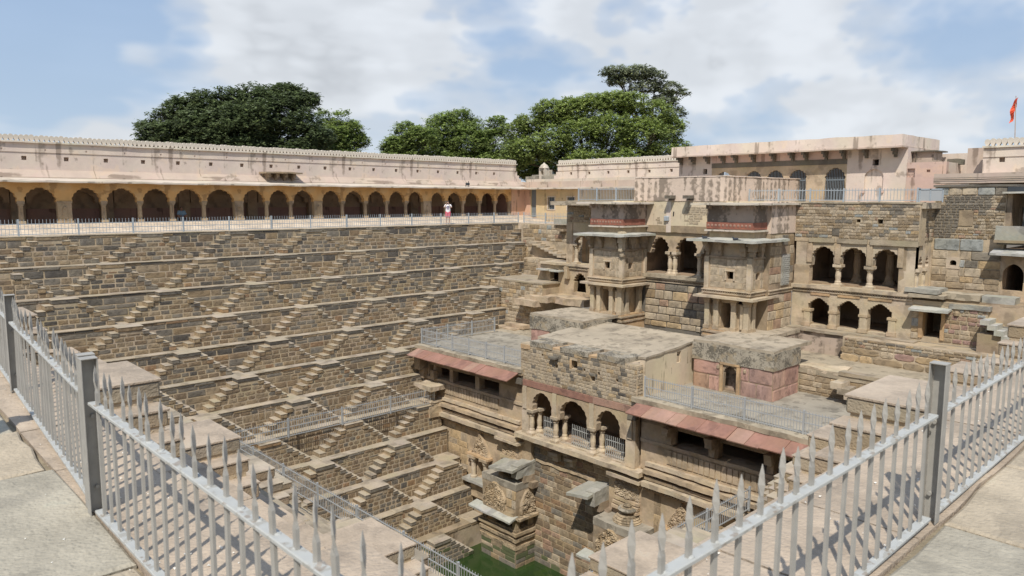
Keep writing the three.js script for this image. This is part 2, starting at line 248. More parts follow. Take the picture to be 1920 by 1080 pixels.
function courses(parent, dir, at, u0, u1, v0, v1, o) {     // rows of stones, holes = [[u0, u1, v0, v1]] left free
  const H = v1 - v0, n = Math.max(1, Math.round(H / o.row)), hs = []; let sum = 0;
  for (let i = 0; i < n; i++) { const h = rr(1 - (o.uneven ?? .3), 1 + (o.uneven ?? .3)); hs.push(h); sum += h; }
  let v = v0;
  for (let i = 0; i < n; i++) {
    const h = hs[i] / sum * H; let u = u0 + (i % 2 ? 0 : -rr(0, .3) * o.w[0]);
    while (u < u1 - .02) {
      let w = rr(o.w[0], o.w[1]), e = u + w; if (u1 - e < o.w[0] * .5) e = u1;
      const pieces = [[Math.max(u, u0), Math.min(e, u1)]];
      for (const [a, b, c, d] of o.holes ?? []) if (d > v + .02 && c < v + h - .02) for (let k = pieces.length - 1; k >= 0; k--) { const [p, r] = pieces[k]; if (b <= p || a >= r) continue; pieces.splice(k, 1); if (a - p > .07) pieces.push([p, a]); if (r - b > .07) pieces.push([b, r]); }
      for (const [p, r] of pieces) { const m = o.mat((p + r) / 2, v + h / 2, i, n); if (!m) continue; if (o.split && h > .2 && r - p < .8 && rnd() < o.split) { const c = v + h * rr(.4, .6); stone(parent, dir, at, p, r, v, c, m, o); stone(parent, dir, at, p, r, c, v + h, o.mat((p + r) / 2, c, i, n), o); } else stone(parent, dir, at, p, r, v, v + h, m, o); }
      u = e;
    }
    v += h;
  }
}
function finishStones() {                                  // what is past the limit of single parts becomes one part per wall
  for (const [parent, list] of surplus) {
    const gs = list.map(s => { s.updateMatrix(); const g = s.geometry.clone(); g.applyMatrix4(s.matrix); const c = s.material.color, n = g.attributes.position.count, a = new Float32Array(n * 3); for (let i = 0; i < n; i++) a.set([c.r, c.g, c.b], i * 3); g.setAttribute('color', new THREE.BufferAttribute(a, 3)); return g; });
    const m = new THREE.Mesh(mergeGeometries(gs), new THREE.MeshStandardMaterial({ map: T.stone, bumpMap: T.stoneB, bumpScale: .03, roughness: .92, vertexColors: true })); m.name = 'small_stones'; m.userData.kind = 'stuff'; m.castShadow = m.receiveShadow = true; parent.add(m);
  }
}
const lathe = (pts, x, y, z, n = 14) => { const g = new THREE.LatheGeometry(pts.map(([r, h]) => new THREE.Vector2(r, h)), n); g.translate(x, y, z); return boxUV(g); };
function tube(a, b, r0, r1 = r0, n = 6) { const A = new THREE.Vector3(...a), B = new THREE.Vector3(...b), d = B.clone().sub(A), g = new THREE.CylinderGeometry(r1, r0, d.length(), n); g.applyQuaternion(new THREE.Quaternion().setFromUnitVectors(new THREE.Vector3(0, 1, 0), d.clone().normalize())); const c = A.add(B).multiplyScalar(.5); g.translate(c.x, c.y, c.z); return g.toNonIndexed(); }

// ================================================================== THE WELL: stepped terraces
const H = 1.46, DW = 1.17, DS = 1.64, RISE = H / 6, RUN = .31, FOOT = .55 + 6 * RUN;
const SEDGE = 40.3, EEDGE = 41.0;
const ord = ['first', 'second', 'third', 'fourth', 'fifth', 'sixth', 'seventh', 'eighth', 'ninth', 'tenth', 'eleventh', 'twelfth'];
const isDark = (z, k) => fbm(z * .45 + k * 9, k * 3.7, 2, 3) > .51;          // old damp stains run over some lengths of wall
// double flight of steps: dir 'px' stands on a wall facing +x (u = z), 'nz' on a wall facing -z (u = x), 'nx' on a wall facing -x (u = z)
function staircase(parent, dir, at, u0, top, lo, hi, o) {
  const P = o.p, blk = (a, b, y0, y1, e = 0) => dir === 'px' ? [at - .02, at + P + e, y0, y1, a, b] : dir === 'nz' ? [a, b, y0, y1, at - P - e, at + .02] : [at - P - e, at + .02, y0, y1, a, b];
  const spans = [[u0 - .55, u0 + .55, top]];
  for (const s of [-1, 1]) for (let i = 0; i < 6; i++) { const a = u0 + s * (.55 + RUN * i), b = a + s * RUN; spans.push([Math.min(a, b), Math.max(a, b), top - RISE * (i + 1)]); }
  const ok = spans.filter(([a, b]) => (a + b) / 2 > lo && (a + b) / 2 < hi && a >= lo - .05 && b <= hi + .05);
  if (!ok.length) return;
  const body = put(parent, 'staircase', ok.filter(s => s[2] > top - H + .01).map(([a, b, t]) => box(...blk(a + .001, b - .001, top - H + .005, t - .10, -.022))).concat([box(...blk(u0 - .2, u0 + .2, top - H, top - H + .05, -.05))]), M.mortar);
  const treads = [];
  for (const [a, b, t] of ok) {
    if (t < top - H + .01) continue;
    const st = t === top, y0 = st ? t - .2 : t - RISE * rr(.75, .98), e = rr(.0, .05), dy = rr(-.012, .012), g = rr(.0, .03);
    put(body, st ? 'landing_stone' : 'step', cbox(...blk(a - g, b + g, y0, t - .03 + dy, e), .018), dir === 'px' ? o.mat(u0, t, st ? 8 : 1, 9) : tonesM([[M.sandDark, 3], [M.step, 3], [M.ledge, 2]]));
    treads.push(cbox(...blk(a - g - .012, b + g + .012, t - .03 + dy, t + dy, e + .015), .01));
  }
  stuff(put(body, 'worn_treads', treads, o.k < 3 && dir !== 'px' ? M.pavePink : M.tread));
  if (dir === 'px') for (let j = 0; j < 5; j++) {           // facing stones below the steps
    const y0 = top - H + j * RISE, w = .55 + RUN * (5 - j), y1 = y0 + RISE * (j === 4 ? .55 : 1);
    let u = Math.max(lo, u0 - w + .02); const e = Math.min(hi, u0 + w - .02);
    while (u < e - .05) { let n = u + rr(o.w[0], o.w[1]) * .9; if (e - n < .2) n = e; stone(body, 'px', at + P - .022, u, n, y0, y1, o.mat(u, y0, 1, 9), { gap: .06, proud: .016, round: o.k > 4 && rnd() < .6 }); u = n; }
  }
}
const wEnd = [.6, 1.35, 1.5, 6.3, 6.3, 6.4, 15.4, 15.4, 15.4, 15.4, 15.4, 15.4];
for (let k = 0; k < 12; k++) {
  const x = DW * k, y = -H * k, z0 = wEnd[k], z1 = k === 11 ? 27 : Math.min(36.2, SEDGE - DS * k + (k < 3 ? 0 : .3));
  const t = thing('stepped_wall', `${ord[k]} stone terrace wall below the arcade, ${k === 0 ? 'the topmost with the walkway fence on its edge' : k === 11 ? 'lowest one rising from the green water' : k === 7 ? 'one tier above a walkway fence, brown squared stones' : 'counted down from the walkway'}`, 'terrace wall', [x, y - H, (z0 + z1) / 2], 'terrace walls with double stairs under the arcade');
  if (k === 6) t.userData.label = 'seventh stone terrace wall below the arcade, standing behind the fenced ledge';
  if (k === 7) t.userData.label = 'eighth stone terrace wall below the arcade, carrying the fenced ledge on top';
  put(t, 'backing', box(x - 1.6, x, y - H - .3, y - .06, z0, z1), M.mortar);
  const low = k > 5;
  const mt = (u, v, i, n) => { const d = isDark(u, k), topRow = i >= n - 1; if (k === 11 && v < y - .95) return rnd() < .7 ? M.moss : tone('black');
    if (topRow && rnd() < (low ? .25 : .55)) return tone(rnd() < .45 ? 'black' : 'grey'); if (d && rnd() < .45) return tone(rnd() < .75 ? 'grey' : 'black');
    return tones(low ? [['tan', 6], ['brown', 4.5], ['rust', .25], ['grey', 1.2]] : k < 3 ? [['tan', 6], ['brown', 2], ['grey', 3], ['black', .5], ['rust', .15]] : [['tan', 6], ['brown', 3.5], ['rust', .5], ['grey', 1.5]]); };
  const apex = []; for (let a = (k % 2 ? 21.45 : 23.9) + 14.4; a > z0 - 1; a -= 4.8) if (a < z1 + 1.5) apex.push(a);
  const holes = []; apex.forEach(a => { for (let j = 0; j < 5; j++) { const w = .55 + RUN * (5 - j) - .12; holes.push([a - w, a + w, y - H + j * RISE, y - H + (j + 1) * RISE]); } });
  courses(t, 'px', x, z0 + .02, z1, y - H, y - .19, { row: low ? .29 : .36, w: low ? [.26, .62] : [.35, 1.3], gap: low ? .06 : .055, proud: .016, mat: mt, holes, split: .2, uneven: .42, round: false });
  for (let z = z0; z < z1 - .05;) { const e = Math.min(z1, z + rr(1.1, 2.3)); put(t, 'ledge_slab', cbox(x - (k ? DW - .02 : .42), x + rr(.03, .08), y - rr(.045, .07), y + rr(-.008, .008), z + .008, e - .008, .02), k === 11 && rnd() < .5 ? M.step : M.tread); z = e; }
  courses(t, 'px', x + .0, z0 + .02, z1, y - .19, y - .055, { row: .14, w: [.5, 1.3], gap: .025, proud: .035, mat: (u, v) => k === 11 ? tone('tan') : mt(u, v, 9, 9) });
  if (k < 11) for (const a of apex) staircase(t, 'px', x, a, y, Math.max(z0 + .02, a - FOOT), Math.min(z1, a + FOOT), { p: .72, k, w: low ? [.28, .5] : [.4, .8], mat: mt });
  else for (const a of [20.6, 25.4]) staircase(t, 'px', x, a - 1.5, y, a - 4, a + 2, { p: .7, k, w: [.4, .7], mat: () => rnd() < .5 ? M.moss : tone('grey') });
}
// the terraces on the two near sides: ledges and stair landings seen from above
for (let k = 0; k < 12; k++) {
  const y = -H * k, z = SEDGE - DS * k, x = EEDGE - DS * k, xw = DW * k;
  const a = thing('stepped_wall', `${ord[k]} terrace step down, seen from above behind the left near fence`, 'terrace wall', [20, y - H, z], 'near terraces dropping away below the fences');
  const b = thing('stepped_wall', `${ord[k]} terrace step down, seen from above behind the right near fence`, 'terrace wall', [x, y - H, 25], 'near terraces dropping away below the fences');
  put(a, 'backing', box(xw, x, y - H - .2, y - .08, z, z + DS + .4), M.sandDark); put(b, 'backing', box(x, x + DS + .4, y - H - .2, y - .08, 9, z), M.sandDark);
  for (let u = xw; u < x - .05;) { const e = Math.min(x, u + rr(1.2, 2.2)); put(a, 'ledge_slab', cbox(u + .01, e - .01, y - .16, y + rr(-.01, .005), z - .05, z + (k ? DS : .1), .02), k < 3 ? M.pavePink : M.ledge); u = e; }
  for (let u = 9; u < z - .05;) { const e = Math.min(z, u + rr(1.2, 2.2)); put(b, 'ledge_slab', cbox(x - .05, x + (k ? DS : .1), y - .16, y + rr(-.01, .005), u + .01, e - .01, .02), k < 3 ? M.pavePink : M.ledge); u = e; }
  const o = { p: .8, k, w: [.4, .8], mat: () => tone('tan') };
  if (k < 9) { for (let c = k % 2 ? 32.5 : 34.4; c > 10; c -= 5.9) if (c < x - 1) staircase(a, 'nz', z, c, y, Math.max(c - FOOT, xw), Math.min(x, c + FOOT), o);
    for (let c = k % 2 ? 31.2 : 34.1; c > 12; c -= 5.9) if (c < z - 1) staircase(b, 'nx', x, c, y, c - FOOT, Math.min(z, c + FOOT), o); }
}
{ const t = thing('corner_block', 'flat pinkish stone landing at the near corner of the well below the fence', 'stone block', [39.9, -.2, 39.9]);
  put(t, 'slab', rough(39.62, 40.62, -.2, -.004, 39.9, 40.36, .02, .2), M.pavePink); put(t, 'step', rough(39.8, 40.5, -.45, -.2, 39.75, 40.2, .02, .2), M.pavePink); }
{ const g = new THREE.PlaneGeometry(40, 40); g.rotateX(-Math.PI / 2); g.translate(22, -17.52, 25);
  struct('water', boxUV(g), mat([.032, .062, .017], { roughness: .1, map: T.algae, bumpMap: T.grainB, bumpScale: .004 })); }

// ================================================================== GROUND, WALKS, NEAR PAVEMENT
{ const s = rectPath(-900, 900, -900, 900), h = rectPath(-3.8, 46, -46, 6, true); s.holes.push(h);
  const g = new THREE.ShapeGeometry(s); g.rotateX(-Math.PI / 2); g.translate(0, -.02, 0); struct('ground', boxUV(g), M.earth); }
struct('west_walk', rough(-4.2, -.35, -.4, -.012, -4, 46, .012, .7), M.walk);
struct('north_walk', rough(-.35, 9, -.5, -.012, -4, .6, .012, .7), M.walk);
const pavement = struct('pavement', [box(-2, 44.5, -.5, -.035, 40.3, 46), box(40.95, 46, -.5, -.036, -2, 40.29)], M.paveJoint);
function slabs(x0, x1, z0, z1, along) {
  let v = along === 'x' ? z0 : x0; const V = along === 'x' ? z1 : x1;
  while (v < V - .05) {
    let h = rr(.75, 1.25); if (V - v - h < .35) h = V - v; let u = along === 'x' ? x0 : z0; const U = along === 'x' ? x1 : z1;
    while (u < U - .05) {
      let w = rr(1.0, 2.0); if (U - u - w < .4) w = U - u;
      const e0 = v === (along === 'x' ? z0 : x0), j = () => rr(-.03, .03), c = [[u + .012, v + .012], [u + w - .012, v + .012], [u + w - .012, v + h - .012], [u + .012, v + h - .012]].map(([a, b]) => along === 'x' ? [a + j(), b + j()] : [b + j(), a + j()]);
      const pts = []; for (let i = 0; i < 4; i++) { const [a, b] = c[i], [e, f] = c[(i + 1) % 4]; for (let n = 0; n < 4; n++) { const t = n / 4; pts.push([a + (e - a) * t + (n ? rr(-.018, .018) : 0), b + (f - b) * t + (n ? rr(-.018, .018) : 0)]); } }
      const y = rr(-.006, .006), tilt = rr(-.006, .006), pos = [], cx = pts.reduce((s, p) => s + p[0], 0) / 16, cz = pts.reduce((s, p) => s + p[1], 0) / 16;
      const P = (p, d, s = 1) => [cx + (p[0] - cx) * s, y - d + (p[0] - cx) * tilt, cz + (p[1] - cz) * s];
      for (let i = 0; i < 16; i++) { const a = pts[i], b = pts[(i + 1) % 16], f = along === 'x'; const T3 = (p, q, r) => pos.push(...(f ? [...p, ...r, ...q] : [...p, ...q, ...r]));
        T3([cx, y, cz], P(a, .0, .97), P(b, 0, .97)); T3(P(a, 0, .97), P(a, .012), P(b, .012)); T3(P(a, 0, .97), P(b, .012), P(b, 0, .97)); T3(P(a, .012), P(a, .06), P(b, .06)); T3(P(a, .012), P(b, .06), P(b, .012)); }
      const g = new THREE.BufferGeometry(); g.setAttribute('position', new THREE.Float32BufferAttribute(pos, 3)); g.translate(rr(0, .002), 0, 0);
      put(pavement, 'paving_stone', boxUV(g), tonesM([[M.paveTan, 5], [M.paveGrey, 1.6], [M.pavePale, 1.6]])); u += w;
    }
    v += h;
  }
}
function tonesM(w) { let r = rnd() * w.reduce((s, x) => s + x[1], 0); for (const [m, p] of w) if ((r -= p) <= 0) return m; return w[0][0]; }
slabs(29, 44, 40.915, 43.6, 'x'); slabs(41.815, 45.4, 28, 40.9, 'z');
for (let x = 27; x < 40.9;) { const e = Math.min(40.9, x + rr(.9, 1.7)); put(pavement, 'edge_stone', rough(x + .006, e - .006, -.2, rr(-.008, .004), 40.33, 40.9, .008, .3), M.pavePink); x = e; }
for (let z = 27; z < 40.3;) { const e = Math.min(40.3, z + rr(.9, 1.7)); put(pavement, 'edge_stone', rough(41.03, 41.8, -.2, rr(-.008, .004), z + .006, e - .006, .008, .3), M.pavePink); z = e; }
{ const gs = []; for (let i = 0; i < 260; i++) { const left = rnd() < .7, x = left ? rr(33, 40.8) : rr(41.05, 41.75), z = left ? (rnd() < .9 ? rr(40.4, 40.86) : rr(40.9, 41.4)) : rr(33, 39.5), r = rr(.004, .011); const g = new THREE.TetrahedronGeometry(r); g.scale(1.4, .6, 1); g.rotateY(rr(0, 6)); g.translate(x, .007, z); gs.push(g); }
  const o = put(scene, 'scattered_grain', gs, mat([.75, .72, .64])); o.userData = { kind: 'stuff', label: 'white grain scattered on the stone edge around the foot of the fence', category: 'grain' }; }

// ================================================================== FENCES
function spearBar(h) {                                     // square bar, pinched and flattened into a twisted spear tip
  const L = [[0, .013, .007, 0], [h - .16, .013, .007, 0], [h - .135, .007, .006, .3], [h - .09, .0135, .004, .9], [h - .045, .0095, .003, 1.2], [h, .001, .001, 1.4]], v = [];
  const P = (l, i) => { const [y, a, b, t] = l, q = [[-1, -1], [1, -1], [1, 1], [-1, 1]][i & 3], x = q[0] * a, z = q[1] * b; return [x * Math.cos(t) - z * Math.sin(t), y, x * Math.sin(t) + z * Math.cos(t)]; };
  for (let k = 0; k < L.length - 1; k++) for (let i = 0; i < 4; i++) { const a = P(L[k], i), b = P(L[k], i + 1), c = P(L[k + 1], i + 1), d = P(L[k + 1], i); v.push(...a, ...c, ...b, ...a, ...d, ...c); }
  const g = new THREE.BufferGeometry(); g.setAttribute('position', new THREE.Float32BufferAttribute(v, 3)); return boxUV(g);
}
const bars = [spearBar(.94), spearBar(.955), spearBar(.925)];
function nearFence(dir, at, u0, u1, posts, label) {
  const f = thing('spear_fence', label, 'fence', dir === 'x' ? [u1, 0, at] : [at, 0, (u0 + u1) / 2], 'painted steel spear fences in the foreground');
  const B = (a, b, y0, y1, d0, d1) => dir === 'x' ? cbox(a, b, y0, y1, at + d0, at + d1, .004) : cbox(at + d0, at + d1, y0, y1, a, b, .004);
  posts.sort((a, b) => a - b);
  const RY = dir === 'x' ? .685 : .645;
  for (let i = 0; i < posts.length - 1; i++) for (const y of [.02, RY]) put(f, 'rail', B(posts[i] + .045, posts[i + 1] - .045, y, y + .02, -.026, .026), M.rail);
  const weld = [];
  const s = dir === 'x' ? 1 : -1;
  for (const p of posts) { const T = p > 40.6 ? .68 : .955;  // channel posts: two flanges and a web
    const o = put(f, 'post', [B(p - .042, p - .035, 0, T, -.04, .04), B(p - .035, p + .035, 0, T, -.046, -.04), B(p - .035, p + .035, 0, T, .04, .046), B(p - .044, p + .037, T, T + .007, -.047, .047)], M.steel);
    for (const y of [.16, .6]) put(o, 'bolt', dir === 'x' ? (() => { const g = new THREE.CylinderGeometry(.012, .012, .024, 8); g.rotateZ(Math.PI / 2); g.translate(p - .025, y, at - .012); return boxUV(g); })() : (() => { const g = new THREE.CylinderGeometry(.012, .012, .024, 8); g.rotateX(Math.PI / 2); g.translate(at - .012, y, p - .025); return boxUV(g); })(), M.steel);
  }
  for (let i = 0; i < posts.length - 1; i++) { const n = Math.round((posts[i + 1] - posts[i]) / (dir === 'x' ? .149 : .163)); for (let k = 1; k < n; k++) { const u = posts[i] + (posts[i + 1] - posts[i]) * k / n;
    const b = new THREE.Mesh(pick(bars), M.steel); b.name = 'bar'; b.castShadow = b.receiveShadow = true; const q = O(f); if (dir !== 'x') b.scale.y = .945; b.position.set((dir === 'x' ? u : at) - q.x, .0, (dir === 'x' ? at : u) - q.z); for (const y of [.04, RY + .02]) if (rnd() < .8) { const w = new THREE.IcosahedronGeometry(rr(.012, .02), 0); w.scale(1.2, .5, 1.1); w.rotateY(rr(0, 6)); w.translate((dir === 'x' ? u : at) + rr(-.006, .006), y, (dir === 'x' ? at : u) + rr(-.006, .006)); weld.push(boxUV(w)); } b.rotation.set(rr(-.02, .02), dir === 'x' ? rr(-.12, .12) : Math.PI / 2 + rr(-.12, .12), rr(-.02, .02)); f.add(b); } }
  stuff(put(f, 'weld_beads', weld, M.rail));
  return f;
}
nearFence('x', 40.88, 38.26, 41.75, [41.75, 38.26], 'pale grey steel spear fence panel in the left foreground, up to the tall dark post');
nearFence('x', 40.865, 26, 38.2, [38.13, 34.55, 30.9, 27.3], 'pale grey steel spear fence running on to the left beyond the tall dark post').rotation.y = -.055;
nearFence('z', 41.75, 26, 40.88, [40.83, 37.3, 33.64, 29.98, 26.3], 'pale grey steel spear fence running away on the right, its post carrying a round bolt');
// small fences far off: posts and rails are parts, the hair-thin bars one mass
function farFence(name, label, dir, at, y, u0, u1, o) {
  const f = thing(name, label, 'fence', dir === 'x' ? [(u0 + u1) / 2, y, at] : [at, y, (u0 + u1) / 2]);
  const B = (a, b, y0, y1, w) => dir === 'x' ? box(a, b, y + y0, y + y1, at - w, at + w) : box(at - w, at + w, y + y0, y + y1, a, b);
  const n = Math.max(1, Math.round((u1 - u0) / o.pitch)), m = o.m ?? M.galv, h = o.h;
  for (let i = 0; i <= n; i++) { const u = u0 + (u1 - u0) * i / n; put(f, 'post', B(u - .035, u + .035, 0, h * 1.02, .035), m); }
  for (const r of o.rails) put(f, 'rail', B(u0, u1, h * r - .018, h * r + .018, .012), o.rm ?? m);
  const gs = []; for (let u = u0 + o.gap; u < u1; u += o.gap) gs.push(B(u - .009, u + .009, .04, h, .009)); stuff(put(f, 'bars', gs, m));
  return f;
}
farFence('walkway_fence', 'low pale spiked fence along the walkway in front of the long arcade', 'z', -.15, 0, .45, 37.25, { pitch: 2.63, h: .82, rails: [.1, .42, .72], gap: .16, m: M.tin });
farFence('walkway_fence', 'low pale fence at the far corner of the walkway by the yellow wall', 'x', .35, 0, .4, 5.2, { pitch: 2.4, h: .82, rails: [.1, .42, .72], gap: .16, m: M.tin });
farFence('ledge_fence', 'galvanised fence on the ledge at the foot of the far stair wall, reaching the pillar', 'z', 8.75, -10.22, 15.9, 28.3, { pitch: 3.1, h: .98, rails: [.08, .55, .9], gap: .13 });
farFence('ledge_fence', 'galvanised fence sloping away low on the near side above the dark stairs', 'x', 28.35, -10.22, 8.75, 29.2, { pitch: 3.1, h: .98, rails: [.08, .55, .9], gap: .13 });
farFence('ledge_fence', 'galvanised fence low on the right above the carved wall, glimpsed under the near rail', 'z', 29.35, -10.22, 16.2, 28.3, { pitch: 3.1, h: .98, rails: [.08, .55, .9], gap: .13 });

// ================================================================== LONG ARCADE on the far side (faces +x)
function merlonGeo(w, h, t) {                                // petal-shaped coping piece
  const s = new THREE.Shape(); s.moveTo(-w * .2, 0); s.bezierCurveTo(-w * .22, h * .22, -w * .56, h * .3, -w * .5, h * .62); s.bezierCurveTo(-w * .46, h * .95, -w * .2, h, 0, h); s.bezierCurveTo(w * .2, h, w * .46, h * .95, w * .5, h * .62); s.bezierCurveTo(w * .56, h * .3, w * .22, h * .22, w * .2, 0); s.closePath();
  const g = new THREE.ExtrudeGeometry(s, { depth: t, bevelEnabled: false, curveSegments: 4 }); g.translate(0, 0, -t / 2); return boxUV(g);
}
const merlon = merlonGeo(.235, .36, .2);
function merlons(parent, dir, at, u0, u1, y, pitch = .238) {
  const n = Math.floor((u1 - u0) / pitch), q = O(parent);
  for (let i = 0; i < n; i++) { const u = u0 + (i + .5) * pitch, m = new THREE.Mesh(merlon, M.coping); m.name = 'merlon'; m.castShadow = m.receiveShadow = true; m.position.set((dir === 'px' ? at : u) - q.x, y - q.y, (dir === 'px' ? u : at) - q.z); m.rotation.y = (dir === 'px' ? Math.PI / 2 : 0) + rr(-.05, .05); m.scale.set(rr(.94, 1.06), rr(.9, 1.06), 1); parent.add(m); }
}
{
  const a = thing('arcade_gallery', 'long pink walled gallery with a row of dark scalloped arches above the stepped wall', 'building', [-5, 0, 17]);
  const X = -4, A = [[38.7, .28], [36.7, .28], [35.4, .28], [33.77, .28], [31.72, .7], [29.72, .28], [27.78, .28], [25.95, .28], [24.02, .28], [21.82, .56], [19.88, .28], [18.16, .28], [16.16, .62], [14.17, .28], [12.26, .28], [10.39, .28], [8.64, .28], [6.68, .74], [4.78, .26], [2.95, .26], [1.15, .26], [-.6, .26], [-2.25, .3]];
  { const s = new THREE.Shape(); s.moveTo(-8, -.3); s.lineTo(-1.3, -.3); s.lineTo(-1.3, -.005); s.lineTo(-3.7, .45); s.lineTo(-8, .45); s.closePath(); const g = new THREE.ExtrudeGeometry(s, { depth: 44, bevelEnabled: false }); g.translate(0, 0, -4); put(a, 'plinth', boxUV(g), M.walk); }
  const holes = []; for (let i = 0; i < A.length - 1; i++) { const hi = A[i][0] - A[i][1] / 2 - .02, lo = A[i + 1][0] + A[i + 1][1] / 2 + .02, c = (hi + lo) / 2, w = hi - lo, k = i > 16 ? .12 : 0; holes.push([c, 1.6, w + .02, 1.74 + k * .4, 2.47 - k * .4, 4, .055, .35]); }
  put(a, 'arch_wall', archWall('px', X, .34, -2.4, 40, 1.6, 2.74, holes), M.ochre);
  for (const [z, w] of A) {
    const pier = w > .5;
    if (pier) { const o = put(a, 'pier', [box(X - .36, X + .02, .45, 1.66, z - w / 2, z + w / 2)], M.sandDark); put(o, 'carved_panel', [box(X + .015, X + .05, .75, 1.3, z - .11, z + .11), lathe([[.11, 0], [.09, .09], [0, .16]], X + .02, 1.3, z, 10)], M.sandDark); put(o, 'base', rough(X - .4, X + .08, .44, .62, z - w / 2 - .05, z + w / 2 + .05, .01), M.sand); put(o, 'capital', box(X - .38, X + .045, 1.6, 1.7, z - w / 2 - .03, z + w / 2 + .03), M.sandDark); }
    else { const g = new THREE.CylinderGeometry(.115, .135, .98, 8); g.rotateY(Math.PI / 8); g.translate(X - .17, 1.1, z); const o = put(a, 'column', boxUV(g), M.sandDark); put(o, 'capital', [box(X - .34, X + .01, 1.56, 1.72, z - .17, z + .17), box(X - .3, X - .03, 1.46, 1.56, z - .13, z + .13)], M.sandDark); put(o, 'base', rough(X - .35, X + .02, .44, .64, z - .17, z + .17, .01), M.sand); }
  }
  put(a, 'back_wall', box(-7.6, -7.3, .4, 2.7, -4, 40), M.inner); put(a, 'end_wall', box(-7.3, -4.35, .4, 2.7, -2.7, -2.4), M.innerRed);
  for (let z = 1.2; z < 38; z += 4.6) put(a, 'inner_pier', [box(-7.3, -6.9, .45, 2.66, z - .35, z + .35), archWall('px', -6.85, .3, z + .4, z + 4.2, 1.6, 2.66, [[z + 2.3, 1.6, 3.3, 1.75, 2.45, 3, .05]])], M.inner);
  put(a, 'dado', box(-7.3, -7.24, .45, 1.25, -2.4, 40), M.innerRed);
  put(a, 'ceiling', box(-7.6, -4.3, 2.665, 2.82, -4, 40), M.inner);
  put(a, 'painted_end', wall('px', X + .03, .4, rectPath(-4.35, -2.4, -.02, 2.74)), M.salmon);
  const e = new THREE.Shape(); e.moveTo(-4.3, 2.76); e.lineTo(-3.12, 2.71); e.lineTo(-3.12, 2.80); e.lineTo(-4.3, 2.98); e.closePath();
  { const g = new THREE.ExtrudeGeometry(e, { depth: 44, steps: 90, bevelEnabled: false }); g.translate(0, 0, -4); const p = g.attributes.position; for (let i = 0; i < p.count; i++) if (p.getX(i) > -3.5) { p.setY(i, p.getY(i) + (vnoise(p.getZ(i) * 1.3, 3, 1) - .5) * .05); p.setX(i, p.getX(i) + (vnoise(p.getZ(i) * 2.1, 9, 1) - .5) * .07); } put(a, 'eave_slab', boxUV(g), M.white); }
  const l = new THREE.Shape(); l.moveTo(-5.2, 2.9); l.lineTo(-4.22, 2.9); l.lineTo(-4.22, 3.02); l.lineTo(-4.62, 3.42); l.lineTo(-5.2, 3.42); l.closePath();
  { const g = new THREE.ExtrudeGeometry(l, { depth: 44.6, steps: 60, bevelEnabled: false }); g.translate(0, 0, -4.6); const p = g.attributes.position; for (let i = 0; i < p.count; i++) p.setX(i, p.getX(i) + (vnoise(p.getZ(i) * .9, p.getY(i) * 2, 5) - .5) * .03); put(a, 'sloping_band', boxUV(g), M.band); }
  const sq = [], sl = []; for (let z = 33.35 + 4.04; z > -3; z -= 2.02) { sq.push(z); sl.push(z + 1.0); }
  put(a, 'parapet_wall', wall('px', -4.66, .5, rectPath(-3.5, 40, 3.40, 4.86), sq.map(z => rectPath(z - .12, z + .12, 3.93, 4.15, true))), M.pink);
  put(a, 'upper_band', wall('px', -4.62, .05, rectPath(-3.55, 40, 4.36, 4.862), sl.map(z => rectPath(z - .045, z + .045, 4.44, 4.55, true))), M.pinkPale);
  for (const z of sq) put(a, 'wall_hole', [box(-4.95, -4.9, 3.92, 4.16, z - .13, z + .13)], M.band);
  put(a, 'coping', rough(-5.18, -4.5, 4.86, 4.95, -3.62, 40, .012, .5), M.coping);
  merlons(a, 'px', -4.75, -3.6, 39.9, 4.94);
  put(a, 'end_steps', [box(-5.1, -4.7, 3.40, 4.3, -3.75, -3.5), box(-5.1, -4.7, 3.40, 3.95, -4.0, -3.75), box(-5.1, -4.7, 3.40, 3.65, -4.25, -4.0)], M.pink);
  // small stone shelf on brackets over the eave
  const s = put(a, 'stone_shelf', rough(-4.7, -3.55, 3.54, 3.64, 17.5, 20.1, .02, .3), M.sandDark); for (const z of [17.9, 18.5, 19.1, 19.7]) put(s, 'bracket', [box(-4.62, -3.9, 3.28, 3.54, z - .09, z + .09), box(-4.62, -4.15, 3.1, 3.28, z - .08, z + .08)], M.sandDark);
  put(s, 'panel', box(-4.64, -4.5, 3.05, 3.54, 17.7, 19.9), M.sandDark);
}
{ const t = thing('floodlight', 'small black floodlight standing on the eave of the long arcade', 'lamp', [-3.7, 2.9, 2.85]); put(t, 'housing', [cbox(-3.75, -3.5, 2.98, 3.2, 2.72, 3.0, .03)], M.iron); put(t, 'bracket', [box(-3.7, -3.66, 2.86, 3.34, 2.69, 2.72), box(-3.7, -3.66, 2.86, 3.0, 3.0, 3.03)], M.iron); }
